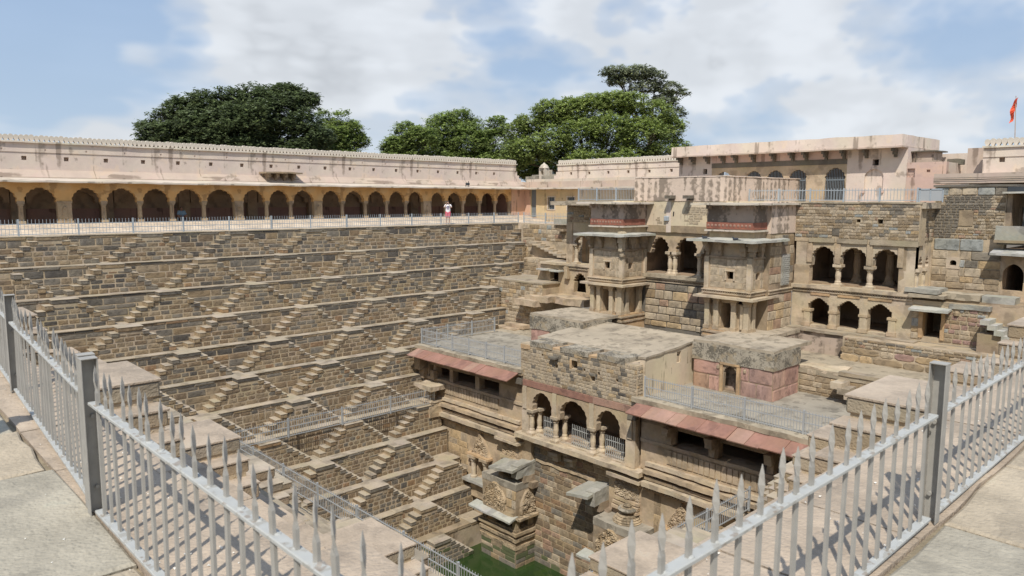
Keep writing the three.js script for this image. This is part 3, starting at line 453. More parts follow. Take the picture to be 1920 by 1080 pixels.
{ // far corner: yellow house front
  const a = thing('corner_house', 'low yellow and salmon house front with small windows in the far corner', 'building', [3, 0, -4.2]);
  put(a, 'front_wall', wall('pz', -4, .3, rectPath(-4, 9, -.02, 2.8), [rectPath(-1.08, -.33, 1.02, 2.05, true), rectPath(1.15, 1.95, 1.02, 2.1, true), rectPath(-3.2, -2.55, .3, 2.72, true)]), M.yellow);
  put(a, 'stained_corner', box(-4.0, -3.24, -.02, 2.72, -3.998, -3.985), M.salmon);
  for (const [x0, x1] of [[-1.08, -.33], [1.15, 1.95]]) { const o = put(a, 'window', [box(x0, x1, 1.0, 2.1, -4.2, -4.12)], M.gateBlue); put(o, 'frame', [box(x0 - .09, x1 + .09, .94, 1.02, -4.05, -3.96), box(x0 - .09, x1 + .09, 2.05, 2.14, -4.05, -3.96), box(x0 - .09, x0, 1.02, 2.05, -4.05, -3.962), box(x1, x1 + .09, 1.02, 2.05, -4.05, -3.962)], M.white); put(o, 'bars', [0.25, .5, .75].map(t => box(x0 + (x1 - x0) * t - .015, x0 + (x1 - x0) * t + .015, 1.02, 2.05, -4.1, -4.07)), M.iron).userData.kind = 'stuff'; }
  put(a, 'niche_back', box(-3.2, -2.55, .3, 2.72, -4.2, -4.12), M.gateBlue);
  put(a, 'step_block', rough(-3.25, -2.5, -.02, .3, -4, -3.7, .02), M.salmon);
  put(a, 'eave_slab', rough(-3.12, 10.5, 2.72, 2.86, -4.3, -3.12, .02, .4), M.white);
  put(a, 'sloping_band', [rough(-4.6, 12, 2.86, 3.38, -5, -4.3, .015, .5)], M.band);
  put(a, 'low_parapet', [rough(-4.3, 12, 3.3, 3.62, -4.75, -4.55, .012, .5)], M.white);
  put(a, 'roof', box(-8, 12, 2.8, 3.0, -9, -4.4), M.lime); put(a, 'back_room', box(-4.4, 9, -.1, 2.75, -4.6, -4.25), M.inner);
}
{ const a = thing('domed_turret', 'tiny white domed turret with a dark arched hole on the corner roof', 'turret', [-3.6, 3.0, -6]);
  put(a, 'body', wall('pz', -5.75, .55, rectPath(-3.95, -3.2, 3.0, 4.62), [arch(-3.57, 4.05, .3, 4.25, 4.45, 0, 0, 0)]), M.white); put(a, 'dome', lathe([[.46, 0], [.42, .1], [.3, .28], [.12, .4], [.03, .5], [0, .52]], -3.57, 4.62, -6.02, 12), M.white); put(a, 'inside', box(-3.75, -3.4, 4.0, 4.5, -6.9, -6.8), M.white);
  each(a, 'side_steps', [box(-5.2, -3.96, 3.0, 3.9, -6.6, -5.3), box(-3.19, -.6, 3.0, 3.95, -6.6, -5.3), box(-5.4, -.5, 3.95, 4.08, -6.7, -6.3)], M.grey); }
function crenelWall(name, label, x0, x1, z, y0, y1, y2, hs) {
  const a = thing(name, label, 'wall', [(x0 + x1) / 2, y0, z]);
  put(a, 'wall_body', wall('pz', z, .5, rectPath(x0, x1, y0, y1), hs.map(x => rectPath(x - .12, x + .12, y0 + .62, y0 + .84, true))), M.pinkPale);
  for (const x of hs) put(a, 'wall_hole', box(x - .13, x + .13, y0 + .61, y0 + .85, z - .3, z - .25), M.band);
  const sl = hs.map(x => x + 1).filter(x => x < x1 - .3); put(a, 'upper_band', wall('pz', z + .04, .05, rectPath(x0, x1, y1 - .45, y1 + .002), sl.map(x => rectPath(x - .045, x + .045, y1 - .38, y1 - .27, true))), M.pinkPale);
  put(a, 'coping', rough(x0 - .05, x1, y1, y1 + .09, z - .55, z + .13, .012, .5), M.coping); merlons(a, 'pz', z - .12, x0, x1, y1 + .09); return a;
}
{ const a = crenelWall('crenellated_wall', 'pale pink wall with scalloped coping between the corner turret and the pink pavilion', -.6, 13.6, -4.66, 3.3, 4.72, 0, [.9, 2.9, 4.9, 6.9, 8.9, 10.9]); put(a, 'end_steps', [box(-.85, -.6, 3.3, 4.2, -5.1, -4.7), box(-1.1, -.85, 3.3, 3.9, -5.1, -4.7), box(-1.35, -1.1, 3.3, 3.6, -5.1, -4.7)], M.pinkPale); }

// ================================================================== PINK PAVILION above the upper palace (faces +z)
{
  const a = thing('pink_pavilion', 'long pink flat-roofed pavilion with bracketed eave and barred arches above the palace', 'building', [20.5, 1.77, -4]);
  const Z = -1.8, ar = [[16.95, 1.15], [19.1, 1.1], [20.55, 1.1], [22.02, 1.12]];
  put(a, 'pink_wall', wall('pz', Z, .35, rectPath(13.5, 17.67 - 1.6, 1.7, 4.75), [rectPath(15.4, 15.72, 3.58, 3.92, true)]), M.pink);
  put(a, 'stone_front', wall('pz', Z - .01, .35, rectPath(16.07, 24.95, 1.7, 4.27), [...ar.map(([c, w]) => arch(c, 1.75, w, 3.2, 3.72, 4, .05, .3)), arch(24.28, 1.85, 1.25, 3.1, 3.78, 4, .06, .3)]), M.sand);
  put(a, 'lintel_band', box(16.07, 24.95, 3.95, 4.25, Z - .2, Z + .03), M.ledgeDark);
  put(a, 'upper_wall', wall('pz', Z, .35, rectPath(16.07, 24.95, 4.265, 4.75)), M.pinkDeep);
  put(a, 'right_wall', wall('pz', Z + .012, .36, rectPath(24.95, 28.2, 1.7, 4.75), [rectPath(26.36, 26.7, 3.82, 4.16, true), arch(26.48, 2.45, 1.02, 3.2, 3.62, 0, 0, .3)]), M.pink);
  put(a, 'niche_back', box(25.9, 27.05, 2.4, 3.68, Z - .16, Z - .1), M.pinkPale); room(a, 26.1, 27, 3.7, 4.4, Z - 1.6, Z - .352, M.pink, 'pz'); room(a, 15.1, 16, 3.4, 4.1, Z - 1.6, Z - .352, M.pink, 'pz');
  for (const x of [25.95, 27.0]) put(a, 'niche_corbel', rough(x - .07, x + .07, 2.28, 2.46, Z, Z + .12, .012, .1), M.pinkDeep);
  for (const [c, w, t, b] of [...ar.map(p => [...p, 3.72, 1.8]), [24.28, 1.25, 3.78, 1.85]]) { const gs = []; for (let x = c - w / 2 + .06; x < c + w / 2; x += .095) { const q = (x - c) / (w / 2); const tp = 3.1 + (t - 3.15) * Math.sqrt(Math.max(0, 1 - q * q)); gs.push(box(x - .016, x + .016, b, tp, Z - .13, Z - .1)); } gs.push(box(c - w / 2, c + w / 2, 3.02, 3.09, Z - .14, Z - .09)); const o = put(a, 'iron_grille', gs, M.gateBlue); o.userData.kind = 'stuff'; }
  put(a, 'inside', [box(15.8, 27.9, 1.72, 4.6, -5.5, -5.2)], M.inner); each(a, 'side_wall', [box(13.5, 13.8, 1.7, 4.75, -6, -2.16), box(27.9, 28.2, 1.7, 4.75, -6, -2.16)], M.pink);
  put(a, 'roof_fascia', rough(13.4, 28.15, 4.8, 5.42, -7, -1.0, .018, .5), M.pinkPale); put(a, 'eave_slab', rough(13.35, 28.2, 4.72, 4.80, -6, -.94, .012, .4), M.band);
  [13.75, 14.75, 15.85, 17.0, 17.9, 19.15, 20.5, 21.7, 22.55, 23.75, 24.8, 26.05, 27.6].forEach((x, i) => put(a, 'bracket', [box(x - .08, x + .08, 4.55, 4.72, Z, -1.15), box(x - .075, x + .075, 4.38, 4.55, Z, -1.4), box(x - .07, x + .07, 4.24, 4.38, Z, -1.6)], M.ledgeDark));
}
{ const a = thing('pink_annexe', 'lower pink side wall with a blind recess, joined to the end of the pavilion', 'building', [29.2, 1.77, -2]);
  put(a, 'front_wall', wall('pz', -1.76, .35, rectPath(28.2, 30.15, 1.7, 3.92), [rectPath(27.98 + .25, 28.62, 3.12, 3.6, true), rectPath(29.2, 29.38, 3.38, 3.52, true)]), M.pinkDeep); put(a, 'recess_back', box(28.15, 30, 3.0, 3.7, -2.2, -1.9), M.pinkDeep); put(a, 'side_wall', box(29.9, 30.15, 1.7, 3.9, -6, -2.12), M.pinkPale);
  put(a, 'roof_box', wall('pz', -2.4, 1.4, rectPath(28.25, 29.3, 3.85, 4.5)), M.greyPlaster); put(a, 'roof_slab', rough(28.15, 29.5, 4.5, 4.56, -4, -2.2, .012), M.ledgeDark); put(a, 'drain', [box(28.4, 28.44, 3.9, 4.5, -2.38, -2.35), box(28.2, 28.9, 3.82, 3.87, -2.38, -2.2)], M.ledgeDark);
  put(a, 'roof', box(28.2, 30.1, 3.7, 3.85, -6, -2.1), M.lime); }
{ const a = thing('rear_wall', 'plain pale pink wall with black mould patch, behind the annexe', 'wall', [31, 2.7, -3]);
  put(a, 'wall_body', [box(28.6, 32.1, 3.0, 4.45, -4.5, -4.2)], M.pinkPale); put(a, 'side_pier', box(31.35, 32.2, 3.1, 4.5, -4.2, -.8), M.band); put(a, 'mould_patch', rough(30.5, 31.25, 3.1, 4.0, -4.21, -4.17, .015, .1), M.ledgeDark); put(a, 'broken_wall', rough(29.6, 30.4, 3.8, 4.1, -3.8, -3.6, .04, .1), M.ledgeDark); }
crenelWall('crenellated_wall', 'whitewashed wall with scalloped coping and square hole at the right beside the flag', 32.3, 44, .15, 3.1, 4.42, 0, [33.1, 35.1, 37.1]);
{ const a = thing('side_gallery', 'flat pinkish roof band over the dark eave at the right, behind the rubble tower', 'building', [36, 2.6, 1]);
  put(a, 'roof_band', rough(30.4, 44, 2.72, 3.2, -1.5, .9, .015, .5), M.band); put(a, 'cable', [tube([30.4, 2.98, .95], [44, 3.02, .95], .012), tube([30.4, 2.9, .95], [44, 2.92, .95], .012)], M.ledgeDark); put(a, 'back_wall', box(31.4, 44, 0, 2.75, -1.5, -1.2), M.inner); }
{ const a = thing('flag', 'small orange-red pennant on a thin pole rising behind the crenellated wall', 'flag', [32.69, 4.4, -4]);
  put(a, 'pole', tube([32.69, 3.4, -4], [32.5, 7.28, -4], .03, .018, 6), M.band);
  const v = []; const N = 10, P = (i, s) => { const t = i / N, y = 7.2 - 1.2 * t, w = .03 + .15 * Math.sin(Math.PI * Math.min(1, t * 1.1 + .08)) * (1 - .45 * t); return [32.5 + .05 + (s ? -w - .22 * t : .06 * (1 - t) - .1 * t), y - (s ? .12 : 0), -4 + .1 * Math.sin(i * 1.2 + s * 2)]; };
  for (let i = 0; i < N; i++) { const a0 = P(i, 0), b = P(i, 1), c = P(i + 1, 1), d = P(i + 1, 0); v.push(...a0, ...b, ...c, ...a0, ...c, ...d); }
  const g = new THREE.BufferGeometry(); g.setAttribute('position', new THREE.Float32BufferAttribute(v, 3)); put(a, 'cloth', boxUV(g), mat([.72, .11, .05], { side: THREE.DoubleSide })); }

// ================================================================== UPPER PALACE (faces +z, set back)
const palMix = (d = .2) => () => rnd() < d ? tone(rnd() < .2 ? 'black' : 'grey') : tones([['pale', 6], ['tan', 3], ['gold', .5], ['pinkish', 1.2], ['blue', .4]]);
const rubMix = () => tones([['pale', 6], ['tan', 3.5], ['gold', .35], ['grey', .5], ['blue', .3], ['pinkish', .3]]);
function dentils(parent, dir, at, u0, u1, y, h = .09, pitch = .13) {
  const B = (a, b, c, d, e) => dir === 'pz' ? box(a, b, c, d, at - .1, at + e) : box(at - .1, at + e, c, d, a, b);
  const o = put(parent, 'dentil_band', [B(u0, u1, y + h, y + h + .05, .1), B(u0, u1, y - .07, y, .05)], M.sandPale);
  const gs = []; for (let u = u0 + .03; u < u1 - .04; u += pitch) gs.push(B(u, u + pitch * .55, y, y + h, .07)); gs.push(B(u0, u1, y, y + h, .01)); const d = put(o, 'dentils', gs, M.sandDark); stuff(d);
}
function palColumn(parent, x, z, y0, y1, r = .16, m = M.sandPale) {        // bell base, tapered shaft, capital
  const h = y1 - y0, g = lathe([[0, 0], [r * 1.75, 0], [r * 1.7, h * .07], [r * 1.15, h * .15], [r * 1.2, h * .2], [r * .9, h * .26], [r * 1.12, h * .5], [r * .9, h * .8], [r * 1.2, h * .83], [r * 1.05, h * .88], [r * 1.6, h * .94], [r * 1.7, h], [0, h]], x, y0, z, 10);
  const o = put(parent, 'column', g, m); put(o, 'capital', box(x - r * 1.7, x + r * 1.7, y1 - .02, y1 + .12, z - r * 1.7, z + r * 1.7), m); put(o, 'foot', rough(x - r * 1.9, x + r * 1.9, y0 - .06, y0 + .07, z - r * 1.9, z + r * 1.9, .008, .2), m); return o;
}
{ // central block: recessed arcade between the two bays, its big-stone base and the stained parapet box
  const a = thing('palace_block', 'central palace front with dark arches between two bays, black-streaked parapet box on top', 'building', [19.5, -5.4, 4]);
  const Z = 6.4;
  put(a, 'base_wall', box(16.5, 25, -7.2, -2.9, 4.5, Z), M.ledgeDark);
  courses(a, 'pz', Z, 16.95, 22.3, -5.5, -2.95, { row: .42, w: [.55, 1.1], gap: .035, proud: .05, mat: () => rnd() < .05 ? tone('grey') : tones([['pale', 5], ['pinkish', .8], ['gold', .5], ['tan', 1.5]]), uneven: .3 });
  put(a, 'arch_wall', archWall('pz', Z - .12, .3, 16.5, 24.9, -1.2, .02, [[17.82, -1.2, 1.25, -1.0, -.26, 4, .07], [19.6, -1.2, 1.45, -1.0, -.24, 4, .07], [21.35, -1.2, 1.3, -1.0, -.25, 4, .07]]), M.sand);
  put(a, 'lintel', rough(16.9, 22.4, .02, .40, Z - .4, Z + .02, .012, .4), M.sandDark); put(a, 'floor_slab', rough(16.5, 25, -2.62, -2.42, 2.2, Z + .22, .02, .4), M.roofStone);
  dentils(a, 'pz', Z + .02, 16.95, 22.3, -2.8);
  for (const x of [18.55, 18.88, 20.5]) palColumn(a, x, Z - .12, -2.4, -1.2, .13);
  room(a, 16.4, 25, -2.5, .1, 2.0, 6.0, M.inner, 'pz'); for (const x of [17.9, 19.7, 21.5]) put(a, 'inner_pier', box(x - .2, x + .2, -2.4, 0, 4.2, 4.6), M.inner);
  put(a, 'plaster_wall', box(14.4, 25.1, .40, 1.8, 2, Z), M.creamWash);
  courses(a, 'pz', Z, 17.3, 22, .5, 1.5, { row: .13, w: [.2, .4], gap: .02, proud: .012, mat: (u, v) => fbm(u * 1.1, v * 1.6, 4, 3) > .52 ? tone('pale') : null });
  for (const x of [18.45, 22.3]) put(a, 'plaster_strip', rough(x - .16, x + .16, .02, 1.75, Z - .05, Z + .03, .008, .3), M.pinkPale);
  put(a, 'parapet_box', rough(16.0, 22.1, 1.8, 3.12, -2.6, Z + .03, .014, .45), M.streak); put(a, 'parapet_cap', rough(15.96, 22.14, 3.12, 3.17, -2.62, Z + .06, .012, .4), M.pinkPale);
  for (const x of [18.7, 19.9]) put(a, 'water_spout', [box(x - .2, x + .2, 1.94, 2.0, Z, Z + .55), box(x - .2, x - .14, 2.0, 2.12, Z, Z + .55), box(x + .14, x + .2, 2.0, 2.12, Z, Z + .5), box(x - .1, x + .1, 1.84, 1.94, Z, Z + .25)], M.ledgeDark);
  put(a, 'wall_light', cbox(18.2, 18.5, .66, .95, Z, Z + .16, .03), M.tin); put(a, 'hook', tube([18.75, .95, Z], [18.85, 1.2, Z + .12], .03), M.iron);
  each(a, 'side_wall', [box(24.4, 25.08, -5.6, .4, 4.7, 7.2)], M.sandDark); put(a, 'terrace_roof', box(9, 31.3, 1.5, 1.77, -2.6, 4.55), M.lime);
  put(a, 'right_plaster', rough(24.6, 25.11, .2, 1.78, 4.6, 7.2, .01, .4), M.streak);
  courses(a, 'px', 25.09, 4.65, 7.15, -4.75, -2.95, { row: .5, w: [.6, 1.3], gap: .02, proud: .03, mat: () => tones([['pale', 3], ['pinkish', 4], ['gold', 2], ['tan', 2]]) });
  courses(a, 'px', 25.09, 4.65, 7.15, -2.35, .1, { row: .45, w: [.5, 1.0], gap: .015, proud: .02, mat: palMix(.12), holes: [[5.05, 5.95, -2.5, -.85]] });
  dentils(a, 'px', 25.1, 4.6, 7.2, -2.8);
  const j = put(a, 'stone_lattice', [box(25.05, 25.14, -2.5, -.9, 5.08, 5.92)], M.schist); put(j, 'lattice_bars', (() => { const g = []; for (let i = 0; i < 9; i++) for (let k = 0; k < 14; k++) if ((i + k) % 2) g.push(box(25.13, 25.165, -2.42 + k * .105, -2.36 + k * .105, 5.13 + i * .083, 5.2 + i * .083)); return g; })(), M.schistPale).userData.kind = 'stuff';
}
function jharokha(name, label, x0, x1, big) {                // projecting bay: columned foot, walled middle under a stone eave, plastered top with painted frieze
  const a = thing(name, label, 'bay', [(x0 + x1) / 2, -5.2, 7.5], 'projecting palace bays');
  const Z = 8.6, B = 6.2, X = x1, W = x1 - x0;
  // foot
  put(a, 'foot_core', [box(x0 + .35, x0 + W * .34, -4.75, -3.1, B, Z - .22), box(x0 + W * .62, X - .36, -4.75, -3.1, B, Z - .22), box(x0 + .35, X - .35, -3.35, -3.1, B, Z - .22), box(x0 + .4, X - .3, -4.75, -3.1, B, B + .4)], M.sand);
  put(a, 'passage_floor', box(x0 + W * .34, x0 + W * .62, -4.8, -4.7, B, Z), M.sand);
  for (const [x, z] of [[x0 + .16, Z - .14], [x0 + W * .27, Z - .14], [x0 + W * .66, Z - .14], [X - .17, Z - .14], [X - .17, Z - .62], [X - .17, 6.75]]) { const p = put(a, 'pilaster', cbox(x - .14, x + .14, -4.6, -3.42, z - .14, z + .14, .02), M.sandPale); put(p, 'bracket', [box(x - .2, x + .2, -3.26, -3.08, z - .16, z + .16), box(x - .15, x + .15, -3.42, -3.26, z - .15, z + .15)], M.sand); put(p, 'base', rough(x - .17, x + .17, -4.74, -4.56, z - .17, z + .17, .01, .15), M.sand); }
  put(a, 'niche_panel', rough(X - .5, X - .34, -4.6, -3.4, Z - .16, Z - .05, .01, .2), M.sandPale);
  [-4.86, -5.0, -5.12].forEach((y, i) => put(a, 'plinth_moulding', rough(x0 - .05, X + .08 - i % 2 * .06, y - .05, y + .05, B, Z + .08 - i % 2 * .06, .012, .3), i === 1 ? M.sandDark : M.sand)); put(a, 'plinth', rough(x0, X + .02, -5.9, -4.74, B, Z + .02, .012, .4), M.sandWarm);
  // drip ledge and dentils
  put(a, 'drip_ledge', (() => { const g = rough(x0 - .42, X + .4, -3.08, -2.96, B, Z + .42, .014, .3); return g; })(), M.sandPale); put(a, 'drip_core', box(x0 - .05, X + .05, -2.96, -2.6, B, Z + .05), M.sand);
  dentils(a, 'pz', Z + .06, x0 - .1, X + .1, -2.8); dentils(a, 'px', X + .06, B + .2, Z + .1, -2.8);
  // middle: wall with two little windows, corner pilasters, brackets under the eave
  put(a, 'front_wall', wall('pz', Z - .06, .3, rectPath(x0 + .02, X - .02, -2.62, -.14), [arch((x0 + X) / 2 + (big ? .14 : .09), -2.1, .40, -1.82, -1.72, 0, 0, 0)]), M.sand);
  put(a, 'side_wall', wall('px', X - .06, .3, rectPath(B, Z - .37, -2.62, -.14), [arch(7.75, -2.12, .40, -1.84, -1.74, 0, 0, 0)]), M.sand); put(a, 'left_wall', box(x0 + .02, x0 + .3, -2.62, -.14, B, Z - .37), M.sand);
  put(a, 'inside', [box(x0 + .31, X - .37, -2.6, -.2, B, B + .2), box(x0 + .31, X - .37, -2.55, -2.4, B + .2, Z - .37), box(x0 + .31, X - .37, -.3, -.2, B + .2, Z - .37)], M.inner);
  for (const [x, z] of [[x0 + .1, Z], [X - .06, Z], [X - .06, 6.5]]) put(a, 'corner_pilaster', rough(x - .14, x + .12, -2.6, -1.0, z - .14, z + .03, .012, .3), M.sandPale);
  const wx = (x0 + X) / 2 + (big ? .14 : .09), bm = () => tones([['pale', 8], ['tan', .5]]);
  courses(a, 'pz', Z - .06, x0 + .24, X - .2, -2.58, -1.06, { row: .42, w: [.5, 1.0], gap: .014, proud: .014, mat: bm, holes: [[wx - .24, wx + .24, -2.14, -1.66]] }); courses(a, 'px', X - .06, 6.7, Z - .16, -2.58, -1.06, { row: .42, w: [.5, .9], gap: .014, proud: .014, mat: bm, holes: [[7.5, 8.0, -2.15, -1.7]] });
  put(a, 'window_frame', [rough(wx - .27, wx - .2, -2.16, -1.68, Z - .06, Z, .006, .15), rough(wx + .2, wx + .27, -2.16, -1.68, Z - .06, Z, .006, .15), rough(wx - .28, wx + .28, -1.7, -1.62, Z - .06, Z + .02, .006, .15)], M.sandPale);
  put(a, 'sill_course', rough(x0 - .02, X + .03, -1.05, -.95, B, Z + .02, .01, .3), M.sandDark);
  for (const [x, z] of [[x0 + .15, Z + .1], [x0 + W * .36, Z + .1], [X - .35, Z + .1], [X + .02, Z + .02], [X + .12, Z - .6], [X + .12, 6.9]]) put(a, 'carved_bracket', [rough(x - .16, x + .16, -.42, -.16, z - .3, z + .26, .05, .1), rough(x - .13, x + .13, -.68, -.42, z - .26, z + .12, .05, .1), rough(x - .1, x + .1, -.92, -.68, z - .22, z + .02, .04, .1)], M.sandDark);
  if (!big) put(a, 'corner_figure', [rough(X - .08, X + .26, -.5, .02, Z + .0, Z + .34, .06, .1), rough(X - .06, X + .22, -1.0, -.5, Z - .04, Z + .24, .06, .1), rough(X - .05, X + .16, -1.3, -1.0, Z - .05, Z + .16, .05, .1)], M.sandPale);
  { const s = new THREE.Shape(); const g = rough(x0 - .72, X + .62, -.2, -.08, 5.9, Z + .72, .016, .25), p = g.attributes.position; for (let i = 0; i < p.count; i++) { const d = Math.max(p.getZ(i) - Z, p.getX(i) - X, x0 - p.getX(i), 0); p.setY(i, p.getY(i) - d * .10 + .06); } put(a, 'eave_slab', boxUV(g), M.schistPale); }
  // top
  put(a, 'neck', box(x0 + .12, X - .02, -.1, .3, B, Z - .1), M.sand); put(a, 'sill_slab', rough(x0 - .06, X + .14, .30, .38, B, Z + .12, .01, .3), M.white);
  put(a, 'upper_wall', box(x0 + .02, X + .02, .38, 1.62, 5.2, Z), M.greyPlaster);
  put(a, 'painted_frieze', [box(x0 + .0, X + .03, .42, .76, Z - .05, Z + .03), box(X - .03, X + .05, .42, .76, 6.6, Z - .052)], M.redDeep);
  { const gs = []; for (let u = x0 + .12; u < X - .05; u += .21) { gs.push(lathe([[0, -.012], [.085, -.01], [.06, .012], [.03, .02], [0, .024]], 0, 0, 0, 6).rotateX(Math.PI / 2).translate(u, .59, Z + .034)); } const o = put(a, 'frieze_flowers', gs, M.redPale); stuff(o); }
  put(a, 'roof_slab', rough(x0 - .62, X + .52, 1.62, 1.72, 4.6, Z + .58, .016, .3), M.white);
  for (let i = 0; i < 4; i++) put(a, 'roof_bracket', rough(x0 + .2 + i * (W - .3) / 3 - .08, x0 + .2 + i * (W - .3) / 3 + .08, 1.42, 1.62, Z - .02, Z + .3, .014, .12), M.greyPlaster);
  for (const z of [7.0, 7.8]) put(a, 'roof_bracket', rough(X, X + .3, 1.42, 1.62, z - .08, z + .08, .014, .12), M.greyPlaster);
  return a;
}
jharokha('palace_bay', 'projecting bay nearer the stair wall, with a carved figure under its pale stone eave', 14.5, 16.9, false);
const bay2 = jharokha('palace_bay', 'projecting bay beside the open three-arched loggia, pigeons on its pale stone eave', 22.3, 24.85, true);
for (const [x, z, l] of [[22.6, 9.2, 'dark pigeon on the eave of the bay, the one nearer the dark arches'], [24.35, 9.25, 'dark pigeon on the eave of the bay, the one over its middle']]) { const t = thing('pigeon', l, 'bird', [x, -.12, z], 'pigeons on the stone eave');
  const b = new THREE.SphereGeometry(1, 10, 8); b.scale(.15, .075, .07); b.rotateZ(.25); b.translate(x, -.03, z); const h = new THREE.SphereGeometry(.042, 8, 6); h.translate(x - .15, .045, z); const n = new THREE.CylinderGeometry(.032, .05, .1, 7); n.rotateZ(.6); n.translate(x - .125, .01, z); const tl = new THREE.BoxGeometry(.14, .02, .07); tl.rotateZ(-.15); tl.translate(x + .19, -.05, z); const bk = new THREE.ConeGeometry(.012, .04, 5); bk.rotateZ(Math.PI / 2); bk.translate(x - .205, .04, z);
  put(t, 'body', [b, h, n, tl, bk].map(g => boxUV(g)), mat([.045, .05, .06])); for (const d of [-.03, .03]) put(t, 'leg', tube([x, -.135, z + d], [x, -.06, z + d], .008), M.redPale); }
{ // loggia wing, right of the bays
  const a = thing('loggia_wing', 'two-storey loggia of three scalloped arches over three stepped arches under a rubble wall', 'building', [28.2, -4.65, 4]);
  const Z = 4.6, up = [[26.62, 1.2], [28.15, 1.32], [29.68, 1.24]], lo = [[26.54, 1.1], [28.05, 1.1], [29.56, 1.12]];
  put(a, 'lower_wall', wall('pz', Z, .4, rectPath(25.1, 31.0, -4.66, -2.66), lo.map(([c, w]) => { const p = [], t = -3.1, s = -3.62, n = 5, E = .62; p.push([c - w / 2, -4.55]); for (let i = 0; i < n; i++) { const x = -w / 2 + w / 2 * (i / n), y0 = s + (t - s) * Math.pow(i / n, E), y1 = s + (t - s) * Math.pow((i + 1) / n, E); p.push([c + x, y0]); p.push([c + x, y1 - .03]); } for (let i = n - 1; i >= 0; i--) { const x = w / 2 - w / 2 * (i / n), y0 = s + (t - s) * Math.pow(i / n, E), y1 = s + (t - s) * Math.pow((i + 1) / n, E); p.push([c + x, y1 - .03]); p.push([c + x, y0]); } p.push([c + w / 2, -4.55]); return pathOf(p, true); })), M.sandPale);
  for (const x of [25.95, 27.3, 28.8, 30.15]) { const p = put(a, 'pier', cbox(x - .17, x + .17, -4.5, -3.8, Z - .3, Z + .05, .02), M.sandPale); put(p, 'cap', box(x - .22, x + .22, -3.86, -3.74, Z - .34, Z + .08), M.sand); put(p, 'base', rough(x - .22, x + .22, -4.64, -4.44, Z - .34, Z + .1, .01, .2), M.sand); }
  each(a, 'lower_lintel', [rough(26.1, 27.1, -2.98, -2.76, Z, Z + .045, .008, .3), rough(27.5, 28.6, -2.98, -2.76, Z, Z + .045, .008, .3), rough(29.0, 30.1, -2.98, -2.76, Z, Z + .045, .008, .3)], M.sandWarm);
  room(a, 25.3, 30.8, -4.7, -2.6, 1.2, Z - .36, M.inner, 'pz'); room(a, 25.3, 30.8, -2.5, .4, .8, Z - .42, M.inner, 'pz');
  put(a, 'floor_slab', rough(25.1, 31.4, -2.64, -2.46, 1, Z + .16, .014, .4), M.sandPale); dentils(a, 'pz', Z + .02, 25.1, 31, -2.76, .07);
  put(a, 'upper_wall', archWall('pz', Z - .02, .4, 25.2, 31.0, -1.46, -.24, up.map(([c, w]) => [c, -1.46, w, -1.02, -.45, 4, .05, .3])), M.sandPale);
  put(a, 'left_jamb', rough(25.15, 25.95, -2.46, -1.46, Z - .4, Z, .012, .3), M.sand); put(a, 'right_jamb', rough(30.32, 31, -2.46, -1.46, Z - .4, Z, .012, .3), M.sandPale);
  for (const x of [27.38, 28.92]) palColumn(a, x, Z - .2, -2.42, -1.46, .13);
  for (const x of [27.7, 29.3]) palColumn(a, x, Z - 1.7, -2.4, -.5, .17, M.sandDark);
  for (const x of [25.95, 27.38, 28.92, 30.36]) put(a, 'pilaster_strip', rough(x - .13, x + .13, -1.3, -.27, Z - .02, Z + .045, .008, .2), M.sand);
  put(a, 'inner_beam', box(25.3, 30.8, -.52, -.1, Z - 1.95, Z - 1.5), M.sandDark);
  each(a, 'lintel', [rough(25.9, 27.2, -.26, -.04, Z, Z + .09, .014, .3), rough(27.35, 28.8, -.26, -.04, Z, Z + .08, .014, .3), rough(28.95, 31.1, -.28, -.02, Z, Z + .1, .014, .3)], M.ledge);
  put(a, 'rubble_backing', [wall('pz', Z, .6, rectPath(25.1, 31.1, -.24, 1.74), [rectPath(28.2, 28.4, .8, .95, true), rectPath(29.2, 29.45, .75, .97, true)]), box(25.1, 31.1, -.24, 1.74, Z - .8, Z - .601)], M.mortar);
  courses(a, 'pz', Z, 25.12, 31.08, -.02, 1.68, { row: .155, w: [.2, .5], gap: .018, proud: .03, uneven: .35, mat: (u, v) => fbm(u * .8, v * 1.2, 6, 3) > .66 ? tone('grey') : rubMix(), split: 0, holes: [[27.05, 27.4, .1, .45], [28.2, 28.4, .8, .95], [29.2, 29.45, .75, .97]] });
  put(a, 'patch_stone', rough(27.06, 27.4, .1, .45, Z, Z + .05, .02, .1), M.ledgeDark);
  put(a, 'parapet_cap', rough(25.1, 31.15, 1.72, 1.8, Z - .5, Z + .06, .014, .4), M.roofStone);
  // return wall at the right end, with two slim arches
  put(a, 'return_wall', wall('px', 31.0, .35, rectPath(2.4, Z - .01, -2.46, -.1), [arch(3.9, -2.3, .62, -1.3, -.75, 3, .05), arch(3.0, -2.3, .5, -1.3, -.75, 3, .05)]), M.sandPale); put(a, 'return_backing', box(30.7, 31.02, -.1, 1.74, 2.4, Z - .81), M.mortar);
  courses(a, 'px', 31.02, 2.42, Z - .02, -.06, 1.7, { row: .16, w: [.2, .45], gap: .018, proud: .025, mat: rubMix });
  for (const z of [4.35, 3.45]) palColumn(a, 31.0, z, -2.42, -1.45, .11); put(a, 'return_dark', box(30.3, 30.6, -2.4, -.3, 2.4, Z), M.dark);
}
